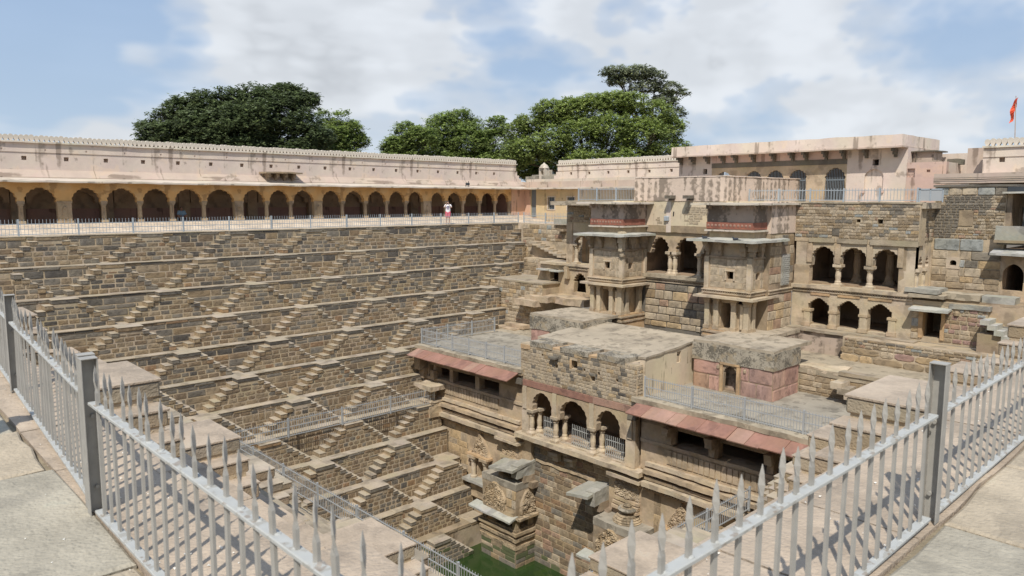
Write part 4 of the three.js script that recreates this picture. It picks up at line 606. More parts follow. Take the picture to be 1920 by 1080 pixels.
{ // rubble tower and balcony at the right edge
  const a = thing('rubble_tower', 'tall rubble masonry tower wall with one small dark window, right of the loggia', 'building', [32.5, -5, 2.2]);
  const Z = 2.5; put(a, 'wall_body', wall('pz', Z, .5, rectPath(31.0, 34.0, -5, 2.55), [rectPath(31.86, 32.14, -1.2, -.95, true)]), M.mortar); room(a, 31.5, 32.5, -1.6, -.6, Z - 1.8, Z - .5, M.inner, 'pz');
  courses(a, 'pz', Z, 31.05, 33.95, .1, 2.1, { row: .125, w: [.16, .34], gap: .022, proud: .035, uneven: .35, mat: (u, v) => fbm(u * 1.3, v * .5, 8, 3) > .62 ? tone('grey') : rubMix(), holes: [[32.1, 32.7, .7, 1.4]] });
  put(a, 'plaster_patch', rough(32.1, 32.7, .7, 1.4, Z - .01, Z + .03, .012, .15), M.sandDark);
  courses(a, 'pz', Z, 31.05, 34, 2.12, 2.5, { row: .36, w: [.5, .8], gap: .02, proud: .05, mat: () => tones([['blue', 3], ['pale', 2], ['grey', 1]]) });
  courses(a, 'pz', Z, 31.1, 33.2, -.5, .08, { row: .6, w: [.9, 1.2], gap: .02, proud: .06, mat: () => tone('blue') });
  courses(a, 'pz', Z, 31.05, 33.95, -2.3, -.5, { row: .34, w: [.4, 1.1], gap: .02, proud: .035, mat: palMix(.08), holes: [[31.75, 32.25, -1.32, -.83]] });
  put(a, 'window_surround', wall('pz', Z + .03, .06, rectPath(31.7, 32.3, -1.36, -.8), [arch(32, -1.22, .28, -1.06, -.95, 0, 0, 0)]), M.sandPale);
  put(a, 'cap_slab', rough(30.95, 34.3, 2.52, 2.62, Z - 1.5, Z + .1, .02, .3), M.ledgeDark);
  const b = thing('balcony_block', 'grey stone balcony with railings over a dark arched doorway at the right edge', 'building', [35.4, -5, 2.5]);
  put(b, 'arch_wall', wall('pz', Z + .02, .4, rectPath(34.0, 40, -3, -.35), [arch(34.46, -2.2, .82, -1.5, -.98, 0, 0, .5), arch(36.2, -2.2, .82, -1.5, -.98, 0, 0, .5)]), M.sand); room(b, 34, 40, -3, -.3, Z - 4, Z - .38, M.inner, 'pz');
  put(b, 'awning', (() => { const g = rough(33.65, 40, -.42, -.32, Z - .2, Z + .8, .014, .25), p = g.attributes.position; for (let i = 0; i < p.count; i++) p.setY(i, p.getY(i) - Math.max(0, p.getZ(i) - Z) * .2); return boxUV(g); })(), M.schistPale);
  put(b, 'balcony_front', rough(33.72, 40, .08, .75, Z + .3, Z + .42, .01, .4), M.schist); put(b, 'balcony_floor', rough(33.7, 40, -.02, .1, Z - .3, Z + .45, .012, .4), M.sandDark); put(b, 'fringe', box(33.8, 40, -.1, -.02, Z + .25, Z + .36), M.ledgeDark);
  put(b, 'recess_wall', [wall('pz', Z - 1.3, .3, rectPath(34, 40, .1, 2.5), [rectPath(34.3, 34.62, .12, 1.6, true)]), box(34, 40, .1, 2.5, Z - 3, Z - 2.8), box(34, 34.1, .1, 2.5, Z - 2.8, Z - 1.61), box(34.8, 34.9, .1, 2.5, Z - 2.8, Z - 1.61), box(33.98, 34.2, .1, 2.5, Z - 1.3, Z)], M.sandDark); put(b, 'porch_roof', (() => { const g = rough(33.9, 40, 2.2, 2.28, Z - 1.4, Z + .55, .012, .3); return g; })(), M.schistPale); put(b, 'roof_beam', box(34, 40, 2.28, 2.5, Z - 1.4, Z + .1), M.iron);
  const gs = []; for (let x = 34.75; x < 40; x += .14) gs.push(box(x - .012, x + .012, .75, 1.95, Z + .34, Z + .365)); for (const y of [.8, 1.2, 1.6, 1.95]) gs.push(box(34.72, 40, y - .015, y + .015, Z + .335, Z + .37)); put(b, 'railing', gs, M.iron).userData.kind = 'stuff';
}
{ // lower right: slabs, doorway wall and steps
  const a = thing('doorway_wall', 'low masonry wall with a black doorway under a slab hood, right of the lower arches', 'wall', [32.6, -4.65, 4.4]);
  const Z = 4.62; put(a, 'wall_body', wall('pz', Z - .02, .6, rectPath(31.0, 34.1, -4.7, -2.75), [rectPath(31.5, 32.3, -4.45, -3.15, true)]), M.mortar); room(a, 31.2, 32.6, -4.6, -2.8, Z - 2.6, Z - .62, M.inner, 'pz');
  courses(a, 'pz', Z - .02, 32.35, 34.05, -4.6, -2.95, { row: .21, w: [.2, .5], gap: .04, proud: .03, mat: () => tones([['pinkish', 3], ['tan', 2], ['pale', 2], ['purple', 1], ['blue', 1]]), holes: [[32.75, 33.0, -3.3, -3.05]] });
  courses(a, 'pz', Z - .02, 31.0, 31.48, -4.6, -2.95, { row: .35, w: [.5, .6], gap: .03, proud: .03, mat: () => tones([['blue', 2], ['pale', 2], ['gold', 1]]) });
  each(a, 'door_post', [rough(31.34, 31.52, -4.5, -3.12, Z - .3, Z + .06, .014, .2), rough(32.28, 32.44, -4.5, -3.12, Z - .3, Z + .06, .014, .2)], M.sandWarm);
  put(a, 'hood_slab', (() => { const g = rough(31.05, 32.7, -3.1, -3.0, Z - .1, Z + .6, .012, .25), p = g.attributes.position; for (let i = 0; i < p.count; i++) p.setY(i, p.getY(i) - Math.max(0, p.getZ(i) - Z) * .15); return boxUV(g); })(), M.schistPale);
  put(a, 'niche', lathe([[0, 0], [.12, 0], [.12, .12], [.08, .2], [0, .23]], 32.88, -3.3, Z - .02, 10), M.sandDark);
  [[30.7, 32.1, -2.4, -2.2, 4.85], [30.9, 32.4, -2.6, -2.45, 4.9], [32.6, 34.2, -3.0, -2.78, 4.7], [32.15, 33.7, -2.62, -2.34, 4.4], [33.75, 35, -2.66, -2.34, 4.3]].forEach(([x0, x1, y0, y1, z], i) => put(a, 'roof_slab', rough(x0, x1, y0, y1, Z - 1.2, z, .02, .25), i % 2 ? M.roofStone : M.schist)); put(a, 'terrace', box(31, 36, -2.75, -2.64, 2.4, Z - .3), M.sandDark);
  for (let i = 0; i < 6; i++) put(a, 'step', rough(34.0 + i * .28, 34.36 + i * .28, -4.2 - i * .2 + .7, -4.0 - i * .2 + .7 + .02, Z - .4, Z + .75, .014, .2), M.schistPale);
  put(a, 'upper_bank', rough(33.9, 39, -3.6, -2.7, Z - 1.5, Z - .3, .03, .4), M.sand); put(a, 'stair_bank', rough(33.9, 36, -5, -3.9, Z - .5, Z + .6, .02, .4), M.sandDark);
}
{ const f = farFence('terrace_fence', 'pale steel fence along the palace roof edge in front of the pink pavilion', 'x', 4.4, 1.8, 22.3, 30.85, { pitch: 1.72, h: .66, rails: [.12, .86], gap: .15, m: M.tin });
  const g = thing('sheet_gate', 'pale blue-grey sheet metal gate at the end of the roof fence', 'gate', [31.2, 1.8, 4.35]); put(g, 'sheet', box(30.92, 31.9, 1.86, 2.38, 4.36, 4.38), M.galv); put(g, 'frame', [box(30.9, 31.92, 2.36, 2.42, 4.35, 4.4), box(31.36, 31.41, 1.84, 2.42, 4.35, 4.4), box(31.88, 31.93, 1.8, 2.42, 4.35, 4.4), box(30.9, 30.96, 1.8, 2.45, 4.35, 4.4)], M.tin);
  farFence('terrace_fence', 'pale steel fence on the roof of the left palace wing beside the parapet box', 'x', 6.2, 1.78, 11.4, 15.95, { pitch: 1.5, h: .8, rails: [.1, .9], gap: .12, m: M.tin }); }
{ // left wing
  const a = thing('left_wing', 'left palace wing with a small scalloped doorway, hooded door and rubble parapet', 'building', [10.5, -4.65, 3.6]);
  const Z = 4.6;
  put(a, 'lower_wall', wall('pz', Z, .4, rectPath(6.2, 14.5, -4.9, -2.6), [rectPath(7.42, 8.22, -4.36, -2.95, true), arch(10.2, -4.4, 1.15, -3.7, -3.05, 4, .08, .3), arch(12.6, -4.4, 1.2, -3.7, -3.05, 4, .08, .3)]), M.sand); room(a, 6.4, 14.4, -4.95, -2.55, 2.2, Z - .36, M.inner, 'pz');
  put(a, 'floor_slab', rough(6.6, 14.5, -2.62, -2.46, 3, Z + .2, .014, .4), M.sandPale); dentils(a, 'pz', Z + .05, 8.7, 14.4, -2.76, .07);
  put(a, 'hood_slab', rough(6.55, 7.7, -3.04, -2.95, Z, Z + .55, .014, .25), M.schistPale); put(a, 'hood_slab', rough(7.75, 8.8, -3.08, -2.98, Z, Z + .5, .014, .25), M.schistPale);
  put(a, 'bracket', [rough(9.0, 9.3, -3.5, -2.7, Z, Z + .3, .03, .15), rough(11.1, 11.35, -3.4, -2.7, Z, Z + .3, .03, .15)], M.sand);
  put(a, 'pier', rough(8.95, 9.5, -2.46, .3, Z - .4, Z + .02, .014, .3), M.sand); put(a, 'upper_wall', archWall('pz', Z - .02, .4, 9.45, 14.5, -1.2, .35, [[10.3, -1.2, 1.35, -1.05, -.52, 3, .07, .3], [12.2, -1.2, 1.35, -1.05, -.52, 3, .07, .3]]), M.sandPale); put(a, 'inner_wall', box(9.4, 14.5, -2.5, .3, Z - 1.3, Z - 1.1), M.sandWarm); put(a, 'inner_door', box(9.75, 10.0, -2.4, -1, Z - 1.1, Z - 1.06), M.dark);
  for (const x of [9.68, 11.15]) palColumn(a, x, Z - .2, -2.42, -1.2, .12);
  put(a, 'rubble_backing', box(8.95, 14.5, .3, 1.72, Z - .6, Z), M.mortar); courses(a, 'pz', Z, 8.98, 12.2, .34, 1.68, { row: .17, w: [.22, .6], gap: .02, proud: .03, mat: () => tones([['pale', 6], ['blue', 1], ['tan', 1], ['pinkish', .6]]) });
  put(a, 'parapet_cap', rough(8.9, 15.9, 1.72, 1.79, 3.9, Z + .1, .014, .3), M.roofStone); put(a, 'roof', box(9, 16, 1.5, 1.75, -2.6, 6.3), M.lime);
  put(a, 'corner_slab', rough(5.0, 6.3, .04, .42, 1.4, 1.75, .014, .2), M.schist);
  // wall with a descending flight between the corner of the well and the wing
  put(a, 'stair_wall', box(1.3, 9, -4.2, -.02, 1.0, 1.5), M.mortar); courses(a, 'pz', 1.5, 1.5, 9, -3.9, -.06, { row: .3, w: [.35, .9], gap: .03, proud: .03, mat: () => tones([['pale', 4], ['tan', 3], ['gold', .4], ['blue', .15], ['pinkish', .5]]), holes: [[2.6, 6.4, -2.5, -1.3]] });
  for (let i = 0; i < 8; i++) put(a, 'step', rough(2.7 + i * .43, 3.55 + i * .43, -1.50 - i * .13, -1.36 - i * .13, 1.4, 2.1, .014, .2), i % 2 ? M.sandPale : M.ledge);
  put(a, 'stair_bank', rough(2.7, 6.9, -4, -2.55, 1.5, 2.6, .03, .4), M.mortar); courses(a, 'pz', 2.6, 2.72, 6.85, -3.9, -2.6, { row: .3, w: [.35, .9], gap: .03, proud: .035, mat: () => tones([['pale', 4], ['tan', 3], ['pinkish', .4]]) }); put(a, 'niche_hood', rough(5.5, 6.15, -.46, -.3, 1.5, 1.9, .02, .15), M.sandDark);
}
{ const a = thing('corner_wall', 'pale stone wall block ending the upper terraces beside the left palace wing', 'wall', [5.8, -7.3, 5.5]);
  put(a, 'wall_body', box(2.2, 8.3, -9, -3.86, 2.2, 6.28), M.mortar); put(a, 'top', rough(2.3, 8.4, -3.9, -3.8, 2.0, 6.32, .02, .4), M.ledge);
  courses(a, 'pz', 6.28, 2.6, 8.3, -7.3, -3.9, { row: .27, w: [.3, .75], gap: .03, proud: .028, mat: () => tones([['pale', 4], ['tan', 2.5], ['gold', .8], ['blue', .15], ['pinkish', .5]]), split: .2 });
  each(a, 'step_block', [rough(6.4, 8.6, -5.3, -4.9, 6.3, 7.3, .03, .3), rough(7.2, 9.4, -5.0, -4.62, 5.2, 6.9, .03, .3), rough(8.3, 12, -5.05, -4.6, 4.6, 6.2, .03, .3)], M.sand); each(a, 'foot_block', [rough(4.8, 6.9, -7.3, -7.0, 6.3, 7.6, .03, .3), rough(5.4, 7.3, -7.02, -6.75, 6.3, 7.1, .03, .3)], M.sand); }

// ================================================================== LOWER PALACE: roofs, pavilion, carved wall down to the water
const FZ = 15.3;
function kiosk(name, label, x0, x1, z0, z1, front) {
  const a = thing(name, label, 'kiosk', [(x0 + x1) / 2, -7, (z0 + z1) / 2], 'lime roofed kiosks flanking the arched pavilion');
  put(a, 'wall_body', front === 'door' ? [wall('pz', z1, .18, rectPath(x0, x1, -7.3, -5.4), [arch(x0 + 1.95, -6.98, .70, -6.12, -5.76, 4, .04, .3)]), box(x1 - .3, x1, -7.3, -5.4, z0, z1 - .18), box(x0, x0 + .3, -7.3, -5.4, z0, z1 - .18)] : [wall('pz', z1, .3, rectPath(x0, x1, -7.3, -5.4), [rectPath(x0 + 1.6, x0 + 2.35, -6.6, -6.0, true)]), box(x1 - .3, x1, -7.3, -5.4, z0, z1 - .3), box(x0, x0 + .3, -7.3, -5.4, z0, z1 - .3)], M.sandDark);
  put(a, 'inside', [box(x0 + .3, x1 - .3, -7.2, -5.4, z0, z0 + .2), box(x0 + .3, x1 - .3, -7.05, -6.99, z0 + .2, z1 - .3)], M.inner);
  const hole = front === 'door' ? [[x0 + 1.4, x0 + 2.5, -7.3, -5.55]] : [[x0 + 1.5, x0 + 2.6, -6.7, -5.9]];
  courses(a, 'pz', z1, x0, x1, -7.25, -5.62, { row: .8, w: [1.0, 1.6], gap: .02, proud: .03, mat: () => tones([['redS', 4], ['pinkish', 1.2], ['purple', 1]]), holes: hole, uneven: .15 }); courses(a, 'px', x1, z0, z1, -7.25, -5.62, { row: .8, w: [1.0, 1.4], gap: .02, proud: .03, mat: () => tones([['redS', 4], ['purple', 1]]), uneven: .15 });
  if (front === 'door') { const c = x0 + 1.95; put(a, 'door_frame', [rough(c - .5, c - .36, -7.1, -5.62, z1, z1 + .07, .006, .2), rough(c + .36, c + .5, -7.1, -5.62, z1, z1 + .07, .006, .2), rough(c - .5, c + .5, -5.72, -5.62, z1, z1 + .09, .006, .2)], M.sandWarm); each(a, 'niche', [lathe([[0, 0], [.09, 0], [.09, .1], [.05, .17], [0, .2]], c + .75, -5.95, z1 + .0, 9), lathe([[0, 0], [.09, 0], [.09, .1], [.05, .17], [0, .2]], c - .62, -5.95, z1 + .0, 9)], M.sandDark); }
  put(a, 'roof_band', rough(x0 - .06, x1 + .07, -5.66, -4.86, z0, z1 + .07, .02, .18), M.lichen); put(a, 'roof_top', rough(x0 - .03, x1 + .04, -4.9, -4.74, z0 - 1.2, z1 + .05, .016, .3), M.lime);
  return a;
}
kiosk('roof_kiosk', 'red stone kiosk with a slim scalloped doorway and black crusted lime roof', 23.75, 27.8, 9.2, 11.65, 'door');
kiosk('roof_kiosk', 'half hidden kiosk with black lichened roof edge, behind the pavilion on the stair side', 12.7, 16.7, 9.3, 11.7, 'win');
function stoneEave(parent, x0, x1, z, y) {                    // sloping row of red sandstone slabs
  for (let x = x0; x < x1 - .05;) { let e = Math.min(x1, x + rr(.5, .95)); if (x1 - e < .3) e = x1; const g = cbox(x + .008, e - .008, -.035, .035, 0, 1.08, .012); g.rotateX(.33 + rr(-.012, .012)); g.translate(0, y + rr(-.012, .012), z); put(parent, 'eave_slab', boxUV(g), tonesM([[M.red, 4], [M.redPale, 3], [M.sandPale, .15]])); x = e; }
}
function wing(label, x0, x1, cols, fencePosts) {
  const a = thing('eaved_wing', label, 'building', [(x0 + x1) / 2, -10.3, FZ - 1]);
  put(a, 'roof_slab', rough(x0 - .3, x1, -7.2, -7.02, 8.6, FZ + .32, .014, .5), M.grey); put(a, 'roof_edge', rough(x0 - .3, x1, -7.16, -6.96, FZ + .0, FZ + .42, .02, .3), M.roofStone); put(a, 'under_course', rough(x0, x1, -7.3, -7.17, FZ - .3, FZ + .36, .02, .25), M.sandDark);
  stoneEave(a, x0, x1 - (x0 < 20 ? .25 : -.1), FZ + .22, -7.14);
  put(a, 'ceiling', box(x0, x1, -7.6, -7.42, 12.6, FZ), M.inner); put(a, 'back_wall', box(x0, x1, -10.3, -7.3, 12.6, 12.9), M.inner); put(a, 'inner_floor', box(x0, x1, -9.1, -9.02, 12.9, FZ - .5), M.inner);
  put(a, 'beam', box(x0, x1, -8.12, -7.5, FZ - .35, FZ + .003), M.sandDark); each(a, 'side_wall', [box(x0, x0 + .35, -8.95, -8.12, 12.9, FZ), box(x1 - .3, x1, -10, -8.12, 12.9, FZ)], M.sandDark);
  for (const [c, w] of cols) put(a, 'pier', [box(c - w / 2, c + w / 2, -9.0, -8.12, FZ - .4, FZ + .004)], M.sand);
  put(a, 'sill', rough(x0, x1, -9.02, -8.86, FZ - .8, FZ + .08, .014, .3), M.sand);
  put(a, 'apron', box(x0, x1, -10.3, -9.02, FZ - .5, FZ), M.sand);
  return a;
}
{ const a = wing('lower wing nearer the stair wall, with a slanting red sandstone eave over dark openings', 6.9, 16.0, [[7.2, .6], [8.1, .3], [9.65, .3], [12.0, .35], [14.9, 2.1]]);
  for (let x = 8.2; x < 13.8; x += .245) put(a, 'apron_slat', rough(x, x + .2, -9.62, -9.06, FZ, FZ + .06, .006, .3), M.sand);
  each(a, 'end_bracket', [rough(6.75, 7.35, -8.4, -7.5, FZ - .2, FZ + .6, .05, .2), rough(6.9, 7.4, -8.95, -8.3, FZ - .2, FZ + .35, .05, .2), rough(8.0, 8.3, -8.9, -8.4, FZ, FZ + .3, .05, .12)], M.sandDark); }
{ const a = wing('lower wing nearer the camera, with a slanting red sandstone eave over deep dark openings', 23.45, 33.5, [[24.3, 1.7], [27.2, .35], [29.8, .35], [32.8, 1.2]]);
  for (let x = 24.9; x < 31.5; x += .27) put(a, 'apron_slat', rough(x, x + .225, -9.72, -9.1, FZ, FZ + .05, .006, .3), M.sand);
  for (const x of [25.2, 27.3, 29.9]) put(a, 'bracket', [rough(x - .16, x + .16, -8.3, -7.9, FZ, FZ + .7, .04, .15), rough(x - .14, x + .14, -8.7, -8.3, FZ, FZ + .4, .04, .15)], M.sandDark);
  put(a, 'stone_lattice', wall('pz', FZ + .09, .08, rectPath(30.5, 32.25, -8.95, -8.1), [0, 1, 2, 3, 4].flatMap(i => [0, 1].map(k => rectPath(30.6 + i * .33, 30.82 + i * .33, -8.85 + k * .37, -8.6 + k * .37, true)))), M.schist);
  put(a, 'east_fill', [box(33.0, 36, -12, -7.2, 9, FZ)], M.sandDark); }
farFence('roof_fence', 'galvanised fence on the flat grey roof of the wing nearer the stair wall', 'x', 15.25, -6.97, 6.7, 15.7, { pitch: 1.5, h: .95, rails: [.1, .5, .9], gap: .12 });
farFence('roof_fence', 'galvanised fence returning along the end of that roof, against the stair wall', 'z', 6.7, -6.97, 9.2, 15.2, { pitch: 1.8, h: .95, rails: [.1, .5, .9], gap: .12 });
farFence('roof_fence', 'galvanised fence on the flat grey roof of the wing nearer the camera', 'x', 15.3, -6.97, 23.6, 33.4, { pitch: 2.55, h: .95, rails: [.1, .52, .92], gap: .12 });
{ // pavilion with three arches
  const a = thing('arched_pavilion', 'rough brick-topped pavilion over a red band and three scalloped arches, mid well', 'building', [19.6, -10.3, 14]);
  const Z = 15.55, x0 = 15.9, x1 = 23.3, ar = [[17.35, 1.35], [19.5, 1.75], [21.7, 1.4]];
  put(a, 'arch_wall', archWall('pz', Z, .35, x0, x1, -9.1, -7.78, ar.map(([c, w]) => [c, -9.1, w + .06, -8.75, -7.95, 4, .042, .25])), M.sand);
  each(a, 'corner_pier', [box(x0, x0 + .5, -10.35, -9.1, Z - .35, Z), box(x1 - .55, x1, -10.35, -9.1, Z - .35, Z)], M.sandPale);
  for (const x of [x0 + .25, 18.27, 20.72, x1 - .3]) put(a, 'pilaster_strip', rough(x - .14, x + .14, -9.0, -7.8, Z - .02, Z + .06, .008, .2), M.sandPale);
  for (const [x, z] of [[16.55, Z - .1], [16.62, Z - .6], [18.27, Z - .1], [18.4, Z - .62], [20.72, Z - .1], [20.85, Z - .62]]) palColumn(a, x, z, -10.3, -9.12, .125, M.sandPale);
  room(a, x0 + .02, x1 - .02, -10.4, -7.6, 12.2, Z - .37, M.inner, 'pz'); put(a, 'floor', rough(x0, x1, -10.4, -10.28, 13, Z - .1, .01, .4), M.sandPale);
  for (const [u0, u1] of [[15.98, 18.1], [18.12, 20.75], [20.77, 22.7], [22.72, 23.32]]) put(a, 'red_band', rough(u0, u1, -7.78, -7.46, Z - .3, Z + .045, .01, .35), rnd() < .6 ? M.red : M.redPale);
  const holes = [[19.25, 19.72, -6.35, -5.92], [18.25, 18.45, -6.5, -6.3], [20.1, 20.24, -6.35, -6.2], [20.55, 20.85, -6.75, -6.5], [21.0, 21.14, -6.38, -6.22], [22.1, 22.24, -6.5, -6.36], [17.3, 17.42, -6.05, -5.92]];
  put(a, 'brick_backing', [wall('pz', Z - .02, .7, rectPath(x0 - .1, x1 + .02, -7.46, -5.55), holes.map(h => rectPath(...h, true))), box(x0 - .1, x1 + .02, -7.46, -5.55, 10.8, Z - .721)], M.mortar);
  const stain = [[16.9, .2], [18.35, .3], [19.25, .16], [20.1, .14], [20.85, .3], [22.3, .26]], st = (u, v) => stain.some(([c, w]) => Math.abs(u - c + .12 * Math.sin(v * 3 + c)) < w * (.6 + .8 * vnoise(u * 2, v * 3, c)));
  courses(a, 'pz', Z - .02, x0 - .1, x1, -7.44, -5.58, { row: .165, w: [.22, .55], gap: .016, proud: .02, uneven: .2, mat: (u, v) => st(u, v) && rnd() < .62 ? tone(rnd() < .7 ? 'grey' : 'black') : tones([['pale', 7], ['gold', .7], ['tan', 1.2]]), holes });
  put(a, 'hole_reveal', rough(19.25, 19.38, -6.35, -5.92, Z - .01, Z + .02, .008, .1), M.sandWarm);
  each(a, 'spout_base', [rough(18.0, 18.5, -6.0, -5.9, Z, Z + .25, .02, .12)], M.ledgeDark);
  for (const [u0, u1, h] of [[15.8, 16.5, -5.85], [16.52, 18.05, -5.36], [18.6, 20.45, -5.37], [20.98, 22.62, -5.34]]) put(a, 'parapet_block', rough(u0, u1, -5.62, h, h < -5.5 ? 13 : 13.6, Z + .02, .022, .25), u0 < 16.4 ? M.sandWarm : M.lichen);
  for (const [u0, u1] of [[18.05, 18.6], [20.45, 20.98]]) put(a, 'gutter_gap', rough(u0, u1, -5.7, -5.5, 12.5, Z - .02, .02, .2), M.sandWarm);
  put(a, 'roof', (() => { const g = rough(x0, x1, -5.6, -5.36, 9.6, 14.4, .008, .3), p = g.attributes.position; for (let i = 0; i < p.count; i++) p.setY(i, p.getY(i) + clamp((14.4 - p.getZ(i)) / 4.8) * .34); return boxUV(g); })(), M.lime);
  put(a, 'side_wall', wall('px', x1 + .12, .3, (() => { const s = new THREE.Shape(); s.moveTo(10.8, -7.2); s.lineTo(15.1, -7.2); s.lineTo(15.1, -5.3); s.lineTo(10.8, -4.98); s.closePath(); return s; })(), [rectPath(12.25, 12.6, -5.85, -5.3, true)]), M.creamWash); put(a, 'side_hole', box(x1 - .3, x1 - .2, -5.9, -5.2, 12.1, 12.7), M.sandWarm);
  put(a, 'side_cap', (() => { const g = rough(x1 - .25, x1 + .17, -5.3, -5.2, 10.8, 15.15, .016, .25), p = g.attributes.position; for (let i = 0; i < p.count; i++) p.setY(i, p.getY(i) + clamp((15.15 - p.getZ(i)) / 4.35) * .3); return boxUV(g); })(), M.lime);
  courses(a, 'px', x1 + .03, 15.12, Z - .02, -7.44, -5.6, { row: .16, w: [.2, .4], gap: .02, proud: .03, mat: () => tones([['gold', 1], ['pale', 3]]) });
  put(a, 'bracket', [rough(15.55, 15.95, -7.75, -7.45, Z - .2, Z + .15, .04, .12), rough(22.9, 23.35, -8.05, -7.75, Z - .2, Z + .1, .03, .12)], M.ledgeDark);
  put(a, 'sill_ledge', rough(15.6, 23.75, -10.6, -10.36, Z - .8, Z + .28, .016, .35), M.sandPale);
  for (const [c, w, t] of [[17.75, .9, 'a'], [19.85, 1.25, 'b'], [21.95, 1.1, 'c']]) { const g = thing('window_grille', { a: 'white metal grille in the first arch of the pavilion, nearest the stair wall', b: 'leaning white metal grille in the middle arch of the pavilion', c: 'white metal grille in the third arch of the pavilion, nearest the camera' }[t], 'grille', [c, -10.28, Z - .25]);
    put(g, 'rail', [.12, .42, .82].map(y => box(c - w / 2, c + w / 2, -10.28 + y - .015, -10.28 + y + .015, Z - .26, Z - .235)), M.rail).userData.kind = 'stuff'; const b = []; for (let x = c - w / 2 + .02; x < c + w / 2; x += .115) b.push(box(x - .011, x + .011, -10.27, -9.22, Z - .23, Z - .21)); stuff(put(g, 'bars', b, M.rail)); if (t === 'b') g.rotation.z = -.04; }
}
{ // big wall below the pavilion and wings, down to the water, with carved bands
  const a = thing('carved_wall', 'tall sandstone wall with moulded bands below the wings, standing in the green water', 'wall', [20, -17.5, 15]);
  put(a, 'wall_body', [wall('pz', FZ - .05, 1.3, rectPath(8.3, 16.3, -17.8, -10.3), [rectPath(12.35 - .4, 12.35 + .4, -14, -12.7, true)]), box(8.3, 16.3, -17.8, -10.3, 12.5, FZ - 1.351), box(16.3, 21.6, -17.8, -10.6, 12.5, 15.02), wall('pz', FZ - .05, 1.3, rectPath(21.6, 34, -17.8, -10.3), [rectPath(25.75 - .4, 25.75 + .4, -14, -12.7, true)]), box(21.6, 34, -17.8, -10.3, 12.5, FZ - 1.351)], M.sand);
  const band = (x0, x1, y, h, d, m, nm = 'moulding') => { for (let x = x0; x < x1 - .1;) { const e = Math.min(x1, x + rr(1.4, 2.6)); put(a, nm, rough(x + .01, e - .01, y - h / 2, y + h / 2, FZ - .1, FZ + d + rr(-.02, .02), .018, .2), m); x = e; } };
  for (const [x0, x1] of [[8.4, 15.6], [23.8, 33]]) {
    band(x0, x1, -9.98, .18, .16, M.sandPale); band(x0, x1, -10.28, .2, .34, M.sand); band(x0, x1, -10.62, .14, .2, M.sandDark); band(x0, x1, -10.85, .22, .42, M.sandPale); band(x0, x1, -11.15, .12, .18, M.sandWarm);
    const gs = []; for (let x = x0; x < x1; x += .15) gs.push(box(x, x + .085, -11.12, -11.0, FZ, FZ + .3)); stuff(put(a, 'dentils', gs, M.sandDark));
  }
  courses(a, 'pz', FZ - .05, 8.4, 13.6, -14.8, -11.3, { row: .42, w: [.6, 1.3], gap: .012, proud: .018, mat: () => tones([['pale', 5], ['gold', 2], ['tan', 2]]), holes: [[11.1, 13.6, -14.6, -11.3]] });
  courses(a, 'pz', FZ - .05, 24.2, 32, -14.6, -11.3, { row: .5, w: [.8, 1.6], gap: .012, proud: .018, mat: () => tones([['gold', 3], ['pale', 3], ['tan', 2]]), holes: [[24.6, 27.2, -14.6, -11.3]] });
  courses(a, 'pz', 15.02, 16.3, 21.6, -17.6, -10.8, { row: .29, w: [.45, .9], gap: .028, proud: .028, mat: (u, v) => v < -16.3 && rnd() < .45 ? (rnd() < .5 ? M.moss : tone('grey')) : u < 17.2 && v > -14.2 && rnd() < .6 ? tone('grey') : tones([['tan', 5], ['pale', 2.5], ['brown', 3], ['rust', .8], ['pinkish', 1], ['grey', .4]]) });
  for (const [x, y] of [[18.05, -11.05], [19.1, -11.1]]) each(a, 'corbel', [rough(x - .3, x + .3, y - .08, y + .06, 15, 15.42, .02, .15), rough(x - .22, x + .22, y - .42, y - .08, 15, 15.25, .04, .15)], M.sandPale);
  put(a, 'stepped_ledge', rough(16.5, 20.6, -11.9, -11.75, 15, 15.14, .05, .2), M.sand);
}
function relief(x0, x1, y0, y1, z, shape) {                   // carved medallion: knobbly surface
  const N = 56, K = 60, v = [], P = (i, j) => { const u = i / N, t = j / K, s = shape(t), x = (x0 + x1) / 2 + (u - .5) * (x1 - x0) * s, y = y0 + t * (y1 - y0);
    let m = 9, m2 = 9; const wob = vnoise(x * 5, y * 5, 3), cx = x * 11 + wob * 2.2, cy = y * 9 + vnoise(x * 4, y * 6, 9) * 2.5; for (let a = -1; a < 2; a++) for (let b = -1; b < 2; b++) { const ix = Math.floor(cx) + a, iy = Math.floor(cy) + b, d = Math.hypot(cx - ix - .2 - .6 * hash3(ix, iy, 1), cy - iy - .2 - .6 * hash3(ix, iy, 2)); if (d < m) { m2 = m; m = d; } else if (d < m2) m2 = d; }
    return [x, y, z + (i === 0 || i === N || j === 0 || j === K ? -.05   : .03 + .10 * clamp((m2 - m) * 2.2) * (.35 + .9 * vnoise(x * 7, y * 7, 5)) + .09 * vnoise(x * 3, y * 4, 1))]; };
  for (let j = 0; j < K; j++) for (let i = 0; i < N; i++) { const a = P(i, j), b = P(i + 1, j), c = P(i + 1, j + 1), d = P(i, j + 1); v.push(...a, ...b, ...c, ...a, ...c, ...d); }
  const g = new THREE.BufferGeometry(); g.setAttribute('position', new THREE.Float32BufferAttribute(v, 3)); return boxUV(g);
}
const dome = t => t < .35 ? .94 + .06 * Math.sin(t * 9) : Math.max(.12, Math.cos((t - .35) * 2.15)), peak = t => Math.max(.06, 1 - Math.pow(t, 1.25));
